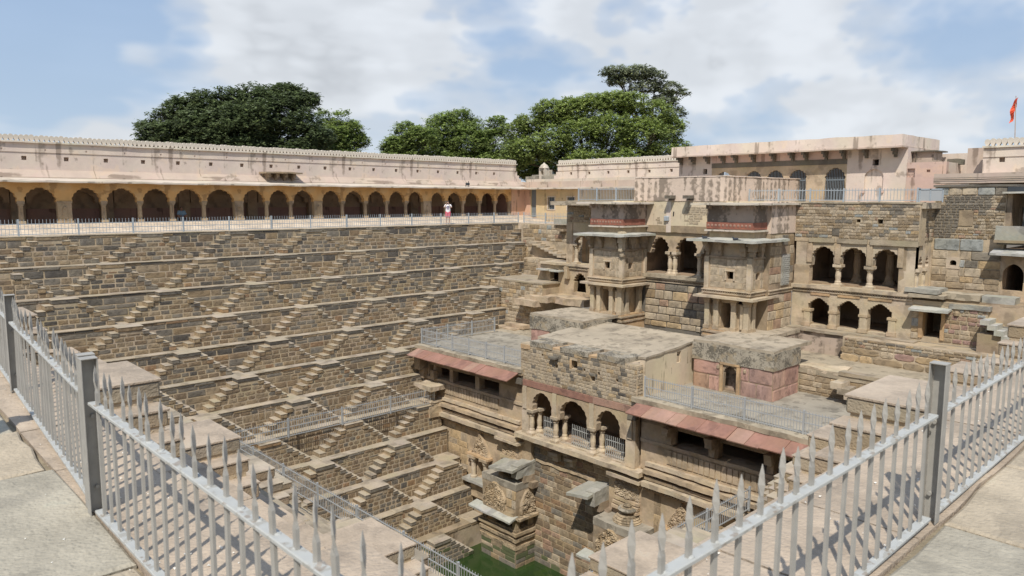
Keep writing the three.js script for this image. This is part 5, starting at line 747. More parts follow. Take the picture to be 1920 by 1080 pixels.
function niche(name, label, x, y) {                           // small pillared image niche under a carved peaked gable
  const a = thing(name, label, 'niche', [x, y, FZ], 'carved niches with peaked gables in the lower wall');
  put(a, 'gable', relief(x - .78, x + .78, y + 1.35, y + 2.7, FZ, peak), M.sand);
  for (const s of [-1, 1]) { put(a, 'column', lathe([[0, 0], [.2, 0], [.2, .1], [.14, .16], [.15, .9], [.2, 1.0], [.22, 1.16], [0, 1.16]], x + s * .52, y, FZ + .14, 10), M.sandPale); put(a, 'capital_slab', rough(x + s * .52 - .3, x + s * .52 + .3, y + 1.16, y + 1.34, FZ - .1, FZ + .42, .03, .15), M.sand); }
  put(a, 'eave', rough(x - .95, x + .95, y + 1.3, y + 1.42, FZ - .1, FZ + .36, .02, .2), M.sandWarm); put(a, 'sill_slab', rough(x - 1.0, x + .9, y - .14, y, FZ - .1, FZ + .62, .014, .25), M.schist); put(a, 'base', rough(x - .7, x + .7, y - 1.1, y - .14, FZ - .1, FZ + .25, .02, .25), M.sand);
}
niche('wall_niche', 'pillared niche under a carved peaked gable beside the stair wall', 12.35, -14.0);
niche('wall_niche', 'pillared niche under a carved peaked gable, low on the right behind the near fence', 25.75, -14.0);
function shrine(label, x0, x1, wet) {                         // projecting shrine block: moulded base, slate hood, carved box, ribbed dome
  const a = thing('wall_shrine', label, 'shrine', [(x0 + x1) / 2, -17.5, 15.8], 'projecting carved shrines standing in the water');
  const zf = 16.4, T = -12.95, B = -17.8;
  put(a, 'base', rough(x0, x1, B, -16.2, 14.6, zf + .02, .02, .35), M.SS);
  courses(a, 'pz', zf + .02, x0, x1, -17.6, -16.5, { row: .28, w: [.6, 1.1], gap: .02, proud: .03, mat: () => rnd() < .5 ? M.moss : tones([['grey', 2], ['tan', 2], ['pale', 1]]) }); courses(a, 'px', x1 + .02, 14.9, zf, -17.6, -16.5, { row: .28, w: [.5, 1.0], gap: .02, proud: .03, mat: () => rnd() < .5 ? M.moss : tones([['grey', 2], ['tan', 2]]) });
  [[-16.42, .18, .08, M.SP], [-16.2, .16, -.02, M.sandDark], [-16.0, .16, .10, M.SP], [-15.82, .12, .0, M.sandDark], [-15.66, .16, .12, M.SS], [-15.5, .1, .02, M.SP]].forEach(([y, h, e, m]) => put(a, 'base_moulding', rough(x0 - e, x1 + e, y - h / 2, y + h / 2, 14.7, zf + e, .018, .2), m));
  put(a, 'core', box(x0 + .35, x1 - .35, -15.5, -14.7, 14.6, zf - .55), M.SS);
  for (const [x, z] of [[x0 + .2, zf - .18], [x1 - .2, zf - .18], [x0 + 1.0, zf - .18], [x1 - .2, 15.3]]) put(a, 'post', rough(x - .15, x + .15, -15.5, -14.85, z - .15, z + .15, .03, .15), M.SS);
  put(a, 'seated_figure', rough(x0 + .45, x0 + .85, -15.5, -15.0, zf - .32, zf - .02, .05, .1), M.sandWarm);
  put(a, 'hood_slab', (() => { const g = rough(x0 - .5, x1 + .1, -14.84, -14.74, zf - .1, zf + .55, .018, .2), p = g.attributes.position; for (let i = 0; i < p.count; i++) p.setY(i, p.getY(i) - Math.max(0, p.getZ(i) - zf) * .2 + .06); return boxUV(g); })(), M.schistPale); put(a, 'hood_slab', rough(x1 - .05, x1 + .38, -14.82, -14.7, 15.0, zf + .1, .018, .2), M.SP);
  put(a, 'carved_box', rough(x0 + .06, x1 - .02, -14.72, T, 14.6, zf - .02, .022, .25), wet ? M.sandDark : M.SS);
  put(a, 'box_cap', rough(x0 + .04, x1, T - .34, T + .02, 14.6, zf, .018, .25), M.grey);
  courses(a, 'pz', zf - .01, x1 - .75, x1 - .03, -14.3, T - .36, { row: .42, w: [.35, .5], gap: .015, proud: .03, mat: () => tones([['gold', 2], ['pale', 2], ['pinkish', 1]]) });
  put(a, 'carved_medallion', relief(x0 + .3, x1 - .75, -14.66, -13.2, zf + .02, dome), M.SP); { const g = relief(15.05, 16.1, -14.66, -13.4, 0, dome); const p = g.attributes.position; for (let i = 0; i < p.count; i++) p.setXYZ(i, x1 + p.getZ(i), p.getY(i), 15.6 - (p.getX(i) - 15.575)); put(a, 'carved_medallion', boxUV(g), M.SS); }
  put(a, 'lower_relief', rough(x0 + .25, x1 - .06, -14.72, -14.5, zf - .02, zf + .1, .05, .08), M.SS);
  const cx = (x0 + x1) / 2 + .05, cz = 15.55; const p = []; for (let i = 0; i < 5; i++) { p.push([.66 - i * i * .025, i * .09], [.69 - i * i * .025, i * .09 + .045]); } p.push([.2, .5], [.34, .53], [.37, .6], [.3, .68], [.14, .7], [.2, .76], [.12, .84], [0, .86]);
  const d = put(a, 'ribbed_dome', lathe(p, cx, T, cz, 20), M.SP); put(d, 'collar', lathe([[.2, 0], [.42, .02], [.46, .1], [.38, .17], [.2, .18]], cx, T + .5, cz, 18), M.lichen);
}
shrine('carved shrine block with a ribbed dome rising from the water, nearer the stair wall', 13.62, 16.35, false);
shrine('carved shrine block with a ribbed dome, lower in view behind the spear tips', 21.55, 24.25, true);
{ for (const [x0, x1, y, label] of [[14.6, 16.4, -11.9, 'tilted blue-grey slab hood on a broken wall stub above the shrine nearer the stair wall'], [20.35, 21.6, -11.75, 'pointed blue-grey slab hood on a broken wall stub above the shrine nearer the camera']]) {
    const a = thing('slab_hood', label, 'stone hood', [(x0 + x1) / 2, y, 15.6]); const g = rough(x0 - .1, x1, -.07, .07, 14.9, 16.7, .022, .2), p = g.attributes.position; for (let i = 0; i < p.count; i++) { const t = clamp((p.getZ(i) - 14.9) / 1.8); p.setY(i, y + p.getY(i) - t * .25 - (x1 - p.getX(i)) * .12); if (x0 > 18) p.setX(i, p.getX(i) + (x1 - p.getX(i)) * 0 - t * .1); }
    put(a, 'slab', boxUV(g), M.schist); put(a, 'wall_stub', rough(x1 - .55, x1 - .02, y - .75, y - .05, 14.9, 16.3, .03, .25), M.schist); put(a, 'broken_blocks', [rough(x1 - .5, x1, y - 1.1, y - .72, 14.9, 15.9, .04, .2), rough(x1 - .3, x1 + .25, y - 1.4, y - 1.05, 14.9, 15.5, .05, .2)], M.sandDark); }
}
{ const a = thing('stone_relief', 'small carved stone panel under a slab, between the sill and the nearer shrine', 'carving', [22.7, -12, 15.4]); put(a, 'panel', relief(22.0, 23.45, -12.0, -11.05, 15.2, () => 1), M.sandPale); put(a, 'top_slab', rough(21.8, 23.7, -10.98, -10.82, 15, 15.75, .02, .2), M.sandPale); [-12.1, -12.3, -12.5].forEach((y, i) => put(a, 'moulding', rough(22 - i * .02, 23.45, y - .07, y + .07, 15, 15.4 + i * .06, .02, .2), M.sand));
  const b = thing('stone_relief', 'small carved stone panel under a slab, above the shrine nearer the stair wall', 'carving', [15.0, -12, 15.4]); put(b, 'panel', relief(14.2, 15.6, -12.0, -11.2, 15.3, () => 1), M.sand); put(b, 'top_slab', rough(14.0, 15.8, -11.12, -10.98, 15, 15.8, .02, .2), M.sandPale); put(b, 'moulding', rough(14.1, 15.6, -12.2, -12.0, 15, 15.5, .02, .2), M.sand); }
{ const a = thing('stone_turret', 'stubby bracketed stone pillar with an oval cap below the end of the red eave', 'pillar', [8.35, -10.5, 15.8]);
  put(a, 'cap', rough(7.5, 9.2, -9.32, -9.08, 15.2, 16.5, .05, .18), M.sandPale); put(a, 'shaft', lathe([[0, 0], [.46, 0], [.46, .12], [.38, .18], [.3, .3], [.22, .5], [.34, .8], [.5, 1.0], [0, 1.0]], 8.35, -10.3, 15.8, 8), M.sandDark); put(a, 'base_moulding', [rough(7.8, 8.95, -10.12, -10.0, 15.2, 16.3, .02, .15), rough(7.85, 8.9, -10.32, -10.16, 15.2, 16.25, .02, .15)], M.sandPale); put(a, 'foot', rough(7.7, 9.0, -11, -10.34, 15.2, 16.4, .03, .25), M.sand); }
// ---- ruined terraces right of the red kiosk
{ const a = thing('retaining_wall', 'stained plaster and rubble retaining wall below the loggia arches', 'wall', [29, -7, 5.2]);
  put(a, 'plaster_face', rough(25.4, 29.6, -7.2, -4.78, 4.4, 5.2, .02, .35), M.greyPlaster); put(a, 'top_ledge', rough(25.2, 31.4, -4.8, -4.66, 4.3, 5.32, .016, .35), M.ledge); put(a, 'side_face', [rough(24.2, 25.9, -7.2, -4.9, 4.6, 11, .02, .4)], M.greyPlaster); put(a, 'side_top', rough(24.1, 25.95, -4.92, -4.72, 4.6, 11.2, .02, .4), M.lime);
  put(a, 'rubble_backing', box(28.4, 38, -8, -4.72, 4.6, 5.9), M.mortar);
  courses(a, 'pz', 5.9, 28.5, 36.5, -5.15, -4.74, { row: .14, w: [.2, .5], gap: .025, proud: .035, mat: rubMix }); courses(a, 'pz', 5.9, 28.3, 36.5, -5.9, -5.16, { row: .42, w: [.6, 1.5], gap: .04, proud: .04, round: true, mat: () => tones([['tan', 4], ['gold', 2], ['pale', 2], ['purple', .7]]) });
  put(a, 'terrace', rough(25.8, 37, -6.1, -5.86, 5.0, 9.05, .025, .4), M.roofStone); }
{ const a = thing('rubble_terrace', 'rubble terrace wall with a broken flight of steps, right of the red kiosk', 'wall', [30, -7.2, 9]);
  put(a, 'backing', box(27.7, 37, -8.8, -5.9, 7, 9.0), M.mortar);
  courses(a, 'pz', 9.0, 27.75, 36, -7.1, -5.85, { row: .26, w: [.35, .9], gap: .03, proud: .04, mat: () => tones([['gold', 1.6], ['pale', 3], ['tan', 4], ['rust', .3], ['grey', .4]]), uneven: .35 });
  put(a, 'edge_slab', [rough(29.6, 32.3, -5.9, -5.74, 8.6, 9.1, .014, .3)], M.ledge); put(a, 'rubble_top', rough(27.7, 29.6, -5.95, -5.8, 7.6, 9.05, .05, .2), M.sandPale);
  for (let i = 0; i < 6; i++) put(a, 'step', rough(29.6 + i * .3, 30.1 + i * .3, -6.35 - i * .2, -6.08 - i * .2, 8.9, 9.9, .02, .18), i % 2 ? M.ledge : M.sandPale); put(a, 'stair_bank', rough(30, 33.5, -8, -7.05, 8.9, 9.8, .03, .3), M.sandDark); }
{ const a = thing('grey_terrace', 'flat grey roof ground behind the fenced wings', 'roof', [18, -7.2, 10]); put(a, 'roof_slab', rough(16, 37, -7.4, -7.06, 5.5, 13, .014, .6), M.grey); put(a, 'stair_side_slab', rough(5.7, 16, -7.5, -7.08, 6.2, 13, .014, .6), M.roofStone); }

// ================================================================== PEOPLE
function iso(fn, lo, hi, c) {                                 // surface nets of fn = 0 (fn < 0 inside)
  const n = [0, 1, 2].map(i => Math.ceil((hi[i] - lo[i]) / c) + 1), [nx, ny, nz] = n, f = new Float32Array(nx * ny * nz), I = (i, j, k) => (k * ny + j) * nx + i;
  for (let k = 0; k < nz; k++) for (let j = 0; j < ny; j++) for (let i = 0; i < nx; i++) f[I(i, j, k)] = fn(lo[0] + i * c, lo[1] + j * c, lo[2] + k * c);
  const id = new Map(), V = [], ix = [];
  for (let k = 0; k < nz - 1; k++) for (let j = 0; j < ny - 1; j++) for (let i = 0; i < nx - 1; i++) {
    let s = 0, m = 0; const p = [0, 0, 0], e = [];
    for (let q = 0; q < 8; q++) if (f[I(i + (q & 1), j + (q >> 1 & 1), k + (q >> 2))] < 0) m |= 1 << q; if (m === 0 || m === 255) continue;
    for (let a = 0; a < 8; a++) for (const b of [1, 2, 4]) if (!(a & b)) { const A = a, B = a | b; if ((m >> A & 1) !== (m >> B & 1)) { const fa = f[I(i + (A & 1), j + (A >> 1 & 1), k + (A >> 2))], fb = f[I(i + (B & 1), j + (B >> 1 & 1), k + (B >> 2))], t = fa / (fa - fb); p[0] += (A & 1) + t * (b === 1); p[1] += (A >> 1 & 1) + t * (b === 2); p[2] += (A >> 2) + t * (b === 4); s++; } }
    id.set(I(i, j, k), V.length / 3); V.push(lo[0] + (i + p[0] / s) * c, lo[1] + (j + p[1] / s) * c, lo[2] + (k + p[2] / s) * c); }
  const quad = (a, b, d, e, flip) => { const q = [a, b, d, e].map(t => id.get(t)); if (q.some(t => t === undefined)) return; flip ? ix.push(q[0], q[2], q[1], q[0], q[3], q[2]) : ix.push(q[0], q[1], q[2], q[0], q[2], q[3]); };
  for (let k = 1; k < nz - 1; k++) for (let j = 1; j < ny - 1; j++) for (let i = 1; i < nx - 1; i++) { const a = f[I(i, j, k)] < 0;
    if (a !== f[I(i + 1, j, k)] < 0) quad(I(i, j - 1, k - 1), I(i, j, k - 1), I(i, j, k), I(i, j - 1, k), !a); if (a !== f[I(i, j + 1, k)] < 0) quad(I(i - 1, j, k - 1), I(i - 1, j, k), I(i, j, k), I(i, j, k - 1), !a); if (a !== f[I(i, j, k + 1)] < 0) quad(I(i - 1, j - 1, k), I(i, j - 1, k), I(i, j, k), I(i - 1, j, k), !a); }
  const g = new THREE.BufferGeometry(); g.setAttribute('position', new THREE.Float32BufferAttribute(V, 3)); g.setIndex(ix); g.computeVertexNormals(); g.setAttribute('uv', new THREE.Float32BufferAttribute(new Float32Array(V.length / 3 * 2), 2)); return g;
}
const cap = (p, a, b, ra, rb) => { const d = b.map((v, i) => v - a[i]), q = p.map((v, i) => v - a[i]), t = clamp((q[0] * d[0] + q[1] * d[1] + q[2] * d[2]) / (d[0] ** 2 + d[1] ** 2 + d[2] ** 2 + 1e-9)); return Math.hypot(q[0] - d[0] * t, q[1] - d[1] * t, q[2] - d[2] * t) - ra - (rb - ra) * t; };
const smin = (a, b, k) => { const h = clamp(.5 + .5 * (b - a) / k); return b + (a - b) * h - k * h * (1 - h); };
function figure(t, J, wear, skin) {                            // J: joints in local metres, facing +z; the group is turned afterwards
  const B = [['hipL', 'kneeL', .085, .058], ['kneeL', 'ankL', .055, .036], ['hipR', 'kneeR', .085, .058], ['kneeR', 'ankR', .055, .036], ['shL', 'elL', .046, .038], ['elL', 'wrL', .037, .026], ['shR', 'elR', .046, .038], ['elR', 'wrR', .037, .026], ['neck', 'head', .052, .05], ['ankL', 'toeL', .042, .032], ['ankR', 'toeR', .042, .032]];
  const torso = p => { let d = cap([p[0] * .72, p[1], p[2]], [J.pel[0] * .72, J.pel[1], J.pel[2]], [J.chest[0] * .72, J.chest[1], J.chest[2]], .105, .118); return smin(d, cap(p, J.shL, J.shR, .058, .058), .06); };
  const head = p => smin(Math.hypot((p[0] - J.head[0]) / .078, (p[1] - J.head[1] - .04) / .115, (p[2] - J.head[2]) / .095) * .09 - .09, cap(p, [J.head[0], J.head[1] + .02, J.head[2] + .09], [J.head[0], J.head[1] - .005, J.head[2] + .108], .012, .016), .02);
  const hands = p => { let d = 9; for (const s of ['L', 'R']) { const w = J['wr' + s], h = J['hand' + s], dx = h.map((v, i) => v - w[i]); d = Math.min(d, cap(p, w, h, .03, .036)); for (let f = 0; f < 4; f++) { const o = (f - 1.5) * .02; d = smin(d, cap(p, [h[0] + o, h[1], h[2]], [h[0] + o + dx[0] * .6, h[1] + dx[1] * .8, h[2] + dx[2] * .8 + .01], .011, .008), .008); } d = smin(d, cap(p, [w[0], w[1] + .02, w[2]], [h[0] + (s === 'L' ? -.04 : .04), h[1] + .01, h[2] + .02], .013, .009), .01); } return d; };
  const limb = (p, list) => { let d = 9; for (const [a, b, r, s] of list) d = smin(d, cap(p, J[a], J[b], r, s), .03); return d; };
  const pts = Object.values(J), lo = [0, 1, 2].map(i => Math.min(...pts.map(p => p[i])) - .2), hi = [0, 1, 2].map(i => Math.max(...pts.map(p => p[i])) + .22);
  put(t, 'body', iso((x, y, z) => { const p = [x, y, z]; return smin(smin(smin(torso(p), limb(p, B), .04), head(p), .025), hands(p), .012); }, lo, hi, .022), mat(skin));
  put(t, 'shirt', iso((x, y, z) => { const p = [x, y, z]; return Math.max(smin(torso(p) - .022, Math.min(cap(p, J.shL, J.elL.map((v, i) => J.shL[i] + (v - J.shL[i]) * .7), .072, .066), cap(p, J.shR, J.elR.map((v, i) => J.shR[i] + (v - J.shR[i]) * .7), .072, .066)), .04), -(y - J.pel[1] + .1)); }, lo, hi, .03), mat(wear.shirt));
  put(t, wear.name ?? 'shorts', iso((x, y, z) => { const p = [x, y, z]; const L = wear.leg, m = (a, b) => a.map((v, i) => v + (b[i] - v) * L); let d = smin(Math.min(cap(p, J.hipL, m(J.hipL, J.kneeL), .112, .1), cap(p, J.hipR, m(J.hipR, J.kneeR), .112, .1)), cap([p[0] * .75, p[1], p[2]], [0, J.pel[1] - .03, J.pel[2]], [0, J.pel[1] + .06, J.pel[2]], .118, .116), .04); if (L >= 1) d = Math.min(d, cap(p, J.kneeL, J.ankL, .085, .075), cap(p, J.kneeR, J.ankR, .085, .075)); return Math.max(d, y - J.pel[1] - .07); }, lo, hi, .03), mat(wear.legs));
  put(t, 'hair', iso((x, y, z) => { const p = [x, y, z]; const d = Math.hypot((x - J.head[0]) / .088, (y - J.head[1] - .055) / .115, (z - J.head[2] + .012) / .102) * .095 - .095; return Math.max(d, (z - J.head[2] - .05) - (y - J.head[1] - .06) * .6, -(y - J.head[1] + (wear.hair ?? .06))); }, lo, hi, .024), mat([.02, .016, .013]));
  put(t, 'face', [-.03, .03].map(d => { const e = new THREE.SphereGeometry(.011, 6, 5); e.translate(J.head[0] + d, J.head[1] + .04, J.head[2] + .086); return boxUV(e); }).concat([(() => { const e = new THREE.BoxGeometry(.045, .01, .012); e.translate(J.head[0], J.head[1] - .035, J.head[2] + .09); return boxUV(e); })()]), mat([.05, .02, .02]));
  put(t, 'shoe', [...['L', 'R'].map(s => { const a = J['ank' + s], b = J['toe' + s]; const g = new THREE.CapsuleGeometry(.048, Math.hypot(b[0] - a[0], b[2] - a[2]) + .02, 4, 8); g.rotateX(Math.PI / 2); g.rotateY(Math.atan2(b[0] - a[0], b[2] - a[2])); g.scale(1, .75, 1); g.translate((a[0] + b[0]) / 2, Math.min(a[1], b[1]) - .005, (a[2] + b[2]) / 2); return boxUV(g); })], mat(wear.shoe ?? [.5, .48, .45]));
}
const stand = { pel: [0, .92, 0], chest: [0, 1.28, 0], shL: [-.165, 1.40, 0], shR: [.165, 1.40, 0], neck: [0, 1.42, 0], head: [0, 1.56, .02], hipL: [-.09, .88, 0], hipR: [.09, .88, 0], kneeL: [-.1, .49, .02], kneeR: [.11, .49, .02], ankL: [-.12, .08, -.02], ankR: [.13, .08, -.02], toeL: [-.14, .04, .14], toeR: [.16, .04, .14] };
{ const t = thing('person', 'person in white shirt and pink shorts taking a photo on the far walkway', 'person');
  figure(t, { ...stand, elL: [-.27, 1.25, .17], elR: [.27, 1.25, .17], wrL: [-.09, 1.47, .26], wrR: [.09, 1.47, .26], handL: [-.055, 1.53, .27], handR: [.055, 1.53, .27] }, { shirt: [.80, .78, .78], legs: [.62, .12, .17], leg: .8, hair: .16 }, [.42, .25, .17]);
  put(t, 'print', [box(-.08, .08, 1.12, 1.32, .1, .152)], mat([.3, .25, .33]));
  t.position.set(-.75, 0, 7.2); t.rotation.y = Math.PI * .27; off.set(t, new THREE.Vector3(-.75, 0, 7.2));
  const c = thing('camera', 'small black camera held up by the person in pink shorts', 'camera', [-.75, 0, 7.2]); put(c, 'body', [cbox(-.06, .06, 1.50, 1.58, .25, .30, .008).translate(0, 0, 0)].map(g => g.translate(-.75, 0, 7.2)), M.iron); const g = new THREE.CylinderGeometry(.03, .03, .06, 12); g.rotateX(Math.PI / 2); g.translate(-.75, 1.54, 7.53); put(c, 'lens', boxUV(g), M.iron); c.rotation.y = Math.PI * .27; }
{ const t = thing('person', 'person in pale blue shirt sitting in the shade of an arcade arch', 'person');
  figure(t, { pel: [0, .12, 0], chest: [0, .46, .03], shL: [-.165, .58, .02], shR: [.165, .58, .02], neck: [0, .6, .03], head: [0, .74, .07], hipL: [-.1, .11, .02], hipR: [.1, .11, .02], kneeL: [-.24, .36, .28], kneeR: [.24, .36, .28], ankL: [-.12, .09, .42], ankR: [.12, .09, .42], toeL: [-.14, .05, .56], toeR: [.14, .05, .56], elL: [-.26, .36, .12], elR: [.26, .36, .12], wrL: [-.12, .32, .34], wrR: [.12, .32, .34], handL: [-.06, .32, .4], handR: [.06, .32, .4] }, { shirt: [.20, .29, .35], legs: [.03, .03, .045], leg: 1, name: 'trousers' }, [.25, .14, .09]);
  t.position.set(-5.3, .46, 25.0); t.rotation.y = Math.PI * .45; }
{ const t = thing('person', 'bystander in dark clothes whose shadow falls on the left near pavement', 'person');
  figure(t, { ...stand, elL: [-.22, 1.13, 0], elR: [.22, 1.13, 0], wrL: [-.22, .88, .07], wrR: [.22, .88, .07], handL: [-.22, .8, .09], handR: [.22, .8, .09] }, { shirt: [.1, .12, .2], legs: [.06, .06, .08], leg: 1, name: 'trousers' }, [.3, .18, .12]);
  t.position.set(36.4, 0, 41.85); t.rotation.y = 2.6; }

// ================================================================== TREES behind the walls
function tree(name, label, base, crownAt, lumps, o) {
  const t = thing(name, label, 'tree', base, o.group);
  const top = lumps.reduce((m, l) => Math.max(m, l[1] + l[3]), 0), gs = [];
  gs.push(tube([...base], [crownAt[0], crownAt[1], crownAt[2]], .42, .26, 9));
  const R = [.687, 0, -.727], D = [.727, 0, .687];
  const C = lumps.map(([a, y, d, r, ry]) => [crownAt[0] + R[0] * a + D[0] * d, y, crownAt[2] + R[2] * a + D[2] * d, r, ry ?? r * .8]);
  for (const c of C) { const m = [crownAt[0] + (c[0] - crownAt[0]) * .45 + rr(-.3, .3), crownAt[1] + (c[1] - crownAt[1]) * .35, crownAt[2] + (c[2] - crownAt[2]) * .45]; gs.push(tube(crownAt, m, .18, .11, 6), tube(m, [c[0], c[1], c[2]], .11, .04, 6)); for (let i = 0; i < 5; i++) gs.push(tube([m[0] + (c[0] - m[0]) * .6, m[1] + (c[1] - m[1]) * .6, m[2] + (c[2] - m[2]) * .6], [c[0] + rr(-1, 1) * c[3] * .8, c[1] + rr(-.3, .8) * c[4], c[2] + rr(-1, 1) * c[3] * .8], .045, .012, 4)); }
  put(t, 'trunk', gs.map(g => boxUV(g)), mat([.11, .085, .06], { map: T.ruin }));
  const v = [], nn = [], col = [], uv = [], N3 = new THREE.Vector3();
  const total = C.reduce((s, c) => s + c[3] * c[3], 0);
  for (const c of C) {
    const twigs = Math.round(2.9 * o.n * c[3] * c[3] / total / 9);
    for (let i = 0; i < twigs; i++) {
      let x, y, z, l; do { x = rr(-1, 1); y = rr(-1, 1); z = rr(-1, 1); l = Math.hypot(x, y, z); } while (l > 1 || l < .05);
      const q = .45 + .6 * Math.pow(rnd(), .6); x *= q / l; y *= q / l; z *= q / l;
      const nz = fbm(c[0] + x * c[3] * .55, c[1] + y * c[4] * .9, c[2] + z * c[3] * .55, 3); if (nz < o.gap - .03 + (q > .85 ? .05 : 0)) continue;
      const px = c[0] + x * c[3], py = c[1] + y * c[4], pz = c[2] + z * c[3], ca = [rr(-1, 1), rr(-.5, .3), rr(-1, 1)];
      const tintTwig = rr(.75, 1.25);
      for (let k = 0; k < 9; k++) {                          // a twig with small leaves in pairs
        const s = o.leaf * 1.0 * rr(.7, 1.25), lx = px + ca[0] * k * .07 + rr(-.12, .12), ly = py + ca[1] * k * .07 + rr(-.1, .1), lz = pz + ca[2] * k * .07 + rr(-.12, .12);
        const a = rr(0, 6.283), tilt = rr(-.7, .7), dx = [Math.cos(a), Math.sin(tilt) * .8, Math.sin(a)], ex = [-Math.sin(a), rr(-.35, .35), Math.cos(a)], w = .42;
        const P = (u, q2) => [lx + dx[0] * s * u + ex[0] * s * w * q2, ly + dx[1] * s * u + ex[1] * s * w * q2, lz + dx[2] * s * u + ex[2] * s * w * q2];
        N3.set(x + rr(-.5, .5), y + .35 + rr(-.4, .4), z + rr(-.5, .5)).normalize();
        const cr = [dx[1] * ex[2] - dx[2] * ex[1], dx[2] * ex[0] - dx[0] * ex[2], dx[0] * ex[1] - dx[1] * ex[0]], sg = cr[0] * N3.x + cr[1] * N3.y + cr[2] * N3.z > 0 ? 1 : -1;   // leaves turn their faces to the open
        const A = P(-1, 0), B = P(0, -sg), E = P(1, 0), G = P(0, sg); v.push(...A, ...B, ...E, ...A, ...E, ...G); for (let m = 0; m < 6; m++) nn.push(N3.x, N3.y, N3.z);
        const tint = tintTwig * rr(.8, 1.2), yl = rnd() < o.fresh ? 1.25 : 1; for (let m = 0; m < 6; m++) { col.push(o.c[0] * tint * yl * 1.05, o.c[1] * tint * yl, o.c[2] * tint); uv.push(0, 0); }
      }
    }
  }
  const g = new THREE.BufferGeometry(); g.setAttribute('position', new THREE.Float32BufferAttribute(v, 3)); g.setAttribute('color', new THREE.Float32BufferAttribute(col, 3)); g.setAttribute('uv', new THREE.Float32BufferAttribute(uv, 2)); g.setAttribute('normal', new THREE.Float32BufferAttribute(nn, 3));
  const lm = new THREE.MeshPhysicalMaterial({ vertexColors: true, roughness: 1, specularIntensity: .35, side: THREE.DoubleSide, transmission: .35, thickness: 0 }); put(t, 'crown', g, lm);
  return t;
}
const GD = [.14, .19, .085], GM = [.27, .36, .12], GL = [.30, .385, .125], GG = [.30, .35, .22];
tree('broad_tree', 'broad dark spreading tree behind the long gallery wall', [-18.4, 0, 15.5], [-18.4, 4.5, 15.5], [[-7.2, 7.8, 0.0, 1.2, 0.6], [-5.9, 8.3, 0.0, 1.5, 1.0], [-4.3, 9.1, 0.0, 1.8, 1.2], [-2.5, 9.4, 0.0, 1.9, 1.4], [-0.5, 9.4, 0.0, 2.1, 1.6], [1.4, 9.9, 0.0, 1.9, 1.5], [3.0, 10.5, -1.0, 1.7, 1.1], [4.1, 10.6, -1.0, 1.5, 0.9], [5.5, 9.9, 0.0, 1.4, 0.8], [6.1, 10.3, 0.0, 0.7, 0.4], [0.9, 7.9, 1.0, 3.2, 1.7], [3.6, 8.6, 1.0, 2.7, 1.8], [-2.3, 7.7, 1.0, 2.7, 1.4], [-5.4, 7.2, 1.0, 2.3, 1.0], [5.7, 7.9, 1.0, 1.5, 1.4], [6.8, 6.9, 1.0, 1.4, 1.0], [-5.9, 6.2, 0.6, 2.3, 0.7], [-2.3, 6.2, 0.8, 2.7, 1.0], [1.4, 6.2, 0.8, 2.7, 1.1], [5.0, 5.9, 0.6, 2.3, 1.0], [-0.5, 6.9, 1.2, 2.7, 1.2]], { n: 62000, leaf: 0.16, c: GD, gap: 0.4, fresh: 0.1 });
tree('small_tree', 'smaller mid green tree at the right shoulder of the broad dark tree', [-17.2, 0, 6.5], [-17.2, 4.5, 6.5], [[-1.1, 9.0, 0.0, 1.2, 0.9], [0.1, 8.7, 0.0, 1.3, 1.1], [1.1, 8.0, 0.0, 1.1, 0.9], [1.8, 7.1, 0.0, 0.8, 0.6], [-0.5, 7.5, 0.5, 1.8, 1.1], [-1.7, 7.7, 0.5, 1.4, 1.3], [0.7, 6.8, 0.5, 1.4, 0.7], [-0.7, 6.2, 0.6, 1.7, 0.7], [1.2, 6.0, 0.4, 1.3, 0.5]], { n: 17000, leaf: 0.14, c: GM, gap: 0.4, fresh: 0.3 });
tree('bushy_tree', 'bushy rounded green tree standing apart beside the gap of sky', [-15.6, 0, 0.3], [-15.6, 4.0, 0.3], [[-1.6, 6.8, 0.0, 0.8, 0.6], [-0.2, 8.2, 0.0, 1.2, 1.0], [0.8, 7.6, 0.4, 1.3, 1.2], [-0.8, 6.9, 0.4, 1.4, 0.9], [1.8, 7.3, 0.3, 1.3, 1.3], [-1.0, 5.9, 0.5, 1.3, 0.6], [1.0, 5.8, 0.5, 1.5, 0.8]], { n: 14000, leaf: 0.14, c: GM, gap: 0.38, fresh: 0.35 });
tree('tall_tree', 'taller fresh green tree with several upright heads, middle of the tree line', [-15.6, 0, -6.3], [-15.6, 5.0, -6.3], [[-2.4, 9.2, 0.0, 1.3, 1.4], [-0.2, 9.9, 0.0, 1.4, 1.2], [-1.4, 8.6, 0.5, 1.9, 1.9], [1.9, 9.1, 0.0, 1.5, 1.3], [3.6, 9.2, 0.0, 1.2, 1.1], [0.8, 7.6, 0.6, 2.5, 1.9], [3.6, 7.4, 0.6, 1.9, 1.6], [-2.5, 6.8, 0.6, 1.9, 1.3], [-0.8, 5.8, 0.7, 2.4, 1.0], [3.0, 5.7, 0.7, 2.4, 1.0]], { n: 28000, leaf: 0.15, c: GM, gap: 0.38, fresh: 0.35 });
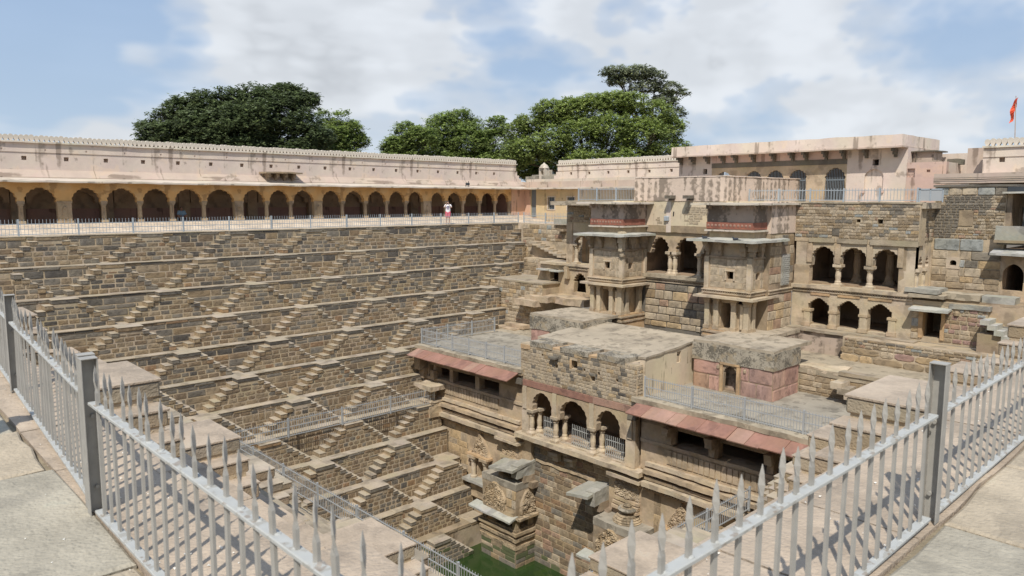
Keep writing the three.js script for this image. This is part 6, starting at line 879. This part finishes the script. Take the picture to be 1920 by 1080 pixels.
tree('feathery_tree', 'wide light green feathery tree above the corner and the crenellated wall', [-3.7, 0, -12.7], [-3.7, 4.0, -12.7], [[-7.1, 8.4, 0.0, 1.2, 1.1], [-5.7, 9.1, 0.0, 1.6, 1.2], [-3.9, 10.0, 0.0, 1.8, 1.3], [-1.8, 10.2, 0.0, 1.8, 1.3], [0.0, 10.5, 0.0, 1.9, 1.3], [2.1, 10.9, 0.0, 2.0, 1.1], [4.1, 10.8, 0.0, 1.9, 1.2], [5.9, 9.9, 0.0, 1.8, 1.3], [7.5, 8.4, 0.0, 1.4, 1.3], [8.3, 6.8, 0.0, 1.0, 0.9], [-6.5, 6.4, 0.8, 1.8, 1.3], [-4.1, 7.1, 0.9, 2.3, 1.8], [-1.3, 7.6, 0.9, 2.5, 1.9], [1.6, 8.1, 0.9, 2.6, 2.1], [4.7, 7.6, 0.9, 2.5, 2.0], [6.5, 6.1, 0.9, 2.1, 1.3], [-1.0, 5.6, 1.2, 2.6, 1.2], [2.6, 5.6, 1.2, 2.6, 1.2], [-7.5, 5.6, 0.6, 1.3, 1.2]], { n: 66000, leaf: 0.14, c: GL, gap: 0.41, fresh: 0.35 });
tree('open_tree', 'tall grey-green tree with open layered branches rising behind the feathery tree', [-4.2, 0, -22.5], [-4.2, 8.0, -22.5], [[-3.7, 15.0, 0.0, 1.5, 0.6], [-1.4, 14.9, 0.0, 1.9, 0.7], [0.4, 14.4, 0.0, 1.2, 0.7], [-3.1, 14.1, 0.0, 1.5, 0.5], [-0.9, 13.5, 0.0, 1.5, 0.7], [2.0, 13.4, 0.0, 1.7, 0.6], [3.0, 12.9, 0.0, 1.0, 0.4], [1.4, 12.1, 0.0, 1.5, 0.7], [2.1, 10.8, 0.0, 1.5, 0.7], [3.6, 9.6, 0.0, 0.9, 0.3], [2.7, 9.4, 0.0, 1.2, 0.6], [1.1, 9.9, 0.0, 1.5, 0.8]], { n: 9000, leaf: 0.17, c: GG, gap: 0.5, fresh: 0.1 });
tree('round_bush', 'low bright bush showing in the gap between the two crenellated walls', [-11.3, 0, -12.4], [-11.3, 3, -12.4], [[-1.4, 5.9, 0.0, 1.3, 1.0], [0.3, 5.9, 0.0, 1.4, 1.1], [1.8, 5.7, 0.0, 1.1, 0.8], [-0.6, 4.8, 0.5, 2.0, 0.9], [1.1, 4.7, 0.5, 1.7, 0.8]], { n: 9000, leaf: .13, c: GL, gap: .36, fresh: .3 });
finishStones();
const renderer = new THREE.WebGLRenderer({ antialias: true });
renderer.setSize(1024, 576);
renderer.toneMapping = THREE.LinearToneMapping; renderer.toneMappingExposure = EXPOSURE;
renderer.shadowMap.enabled = true;
renderer.render(scene, camera);
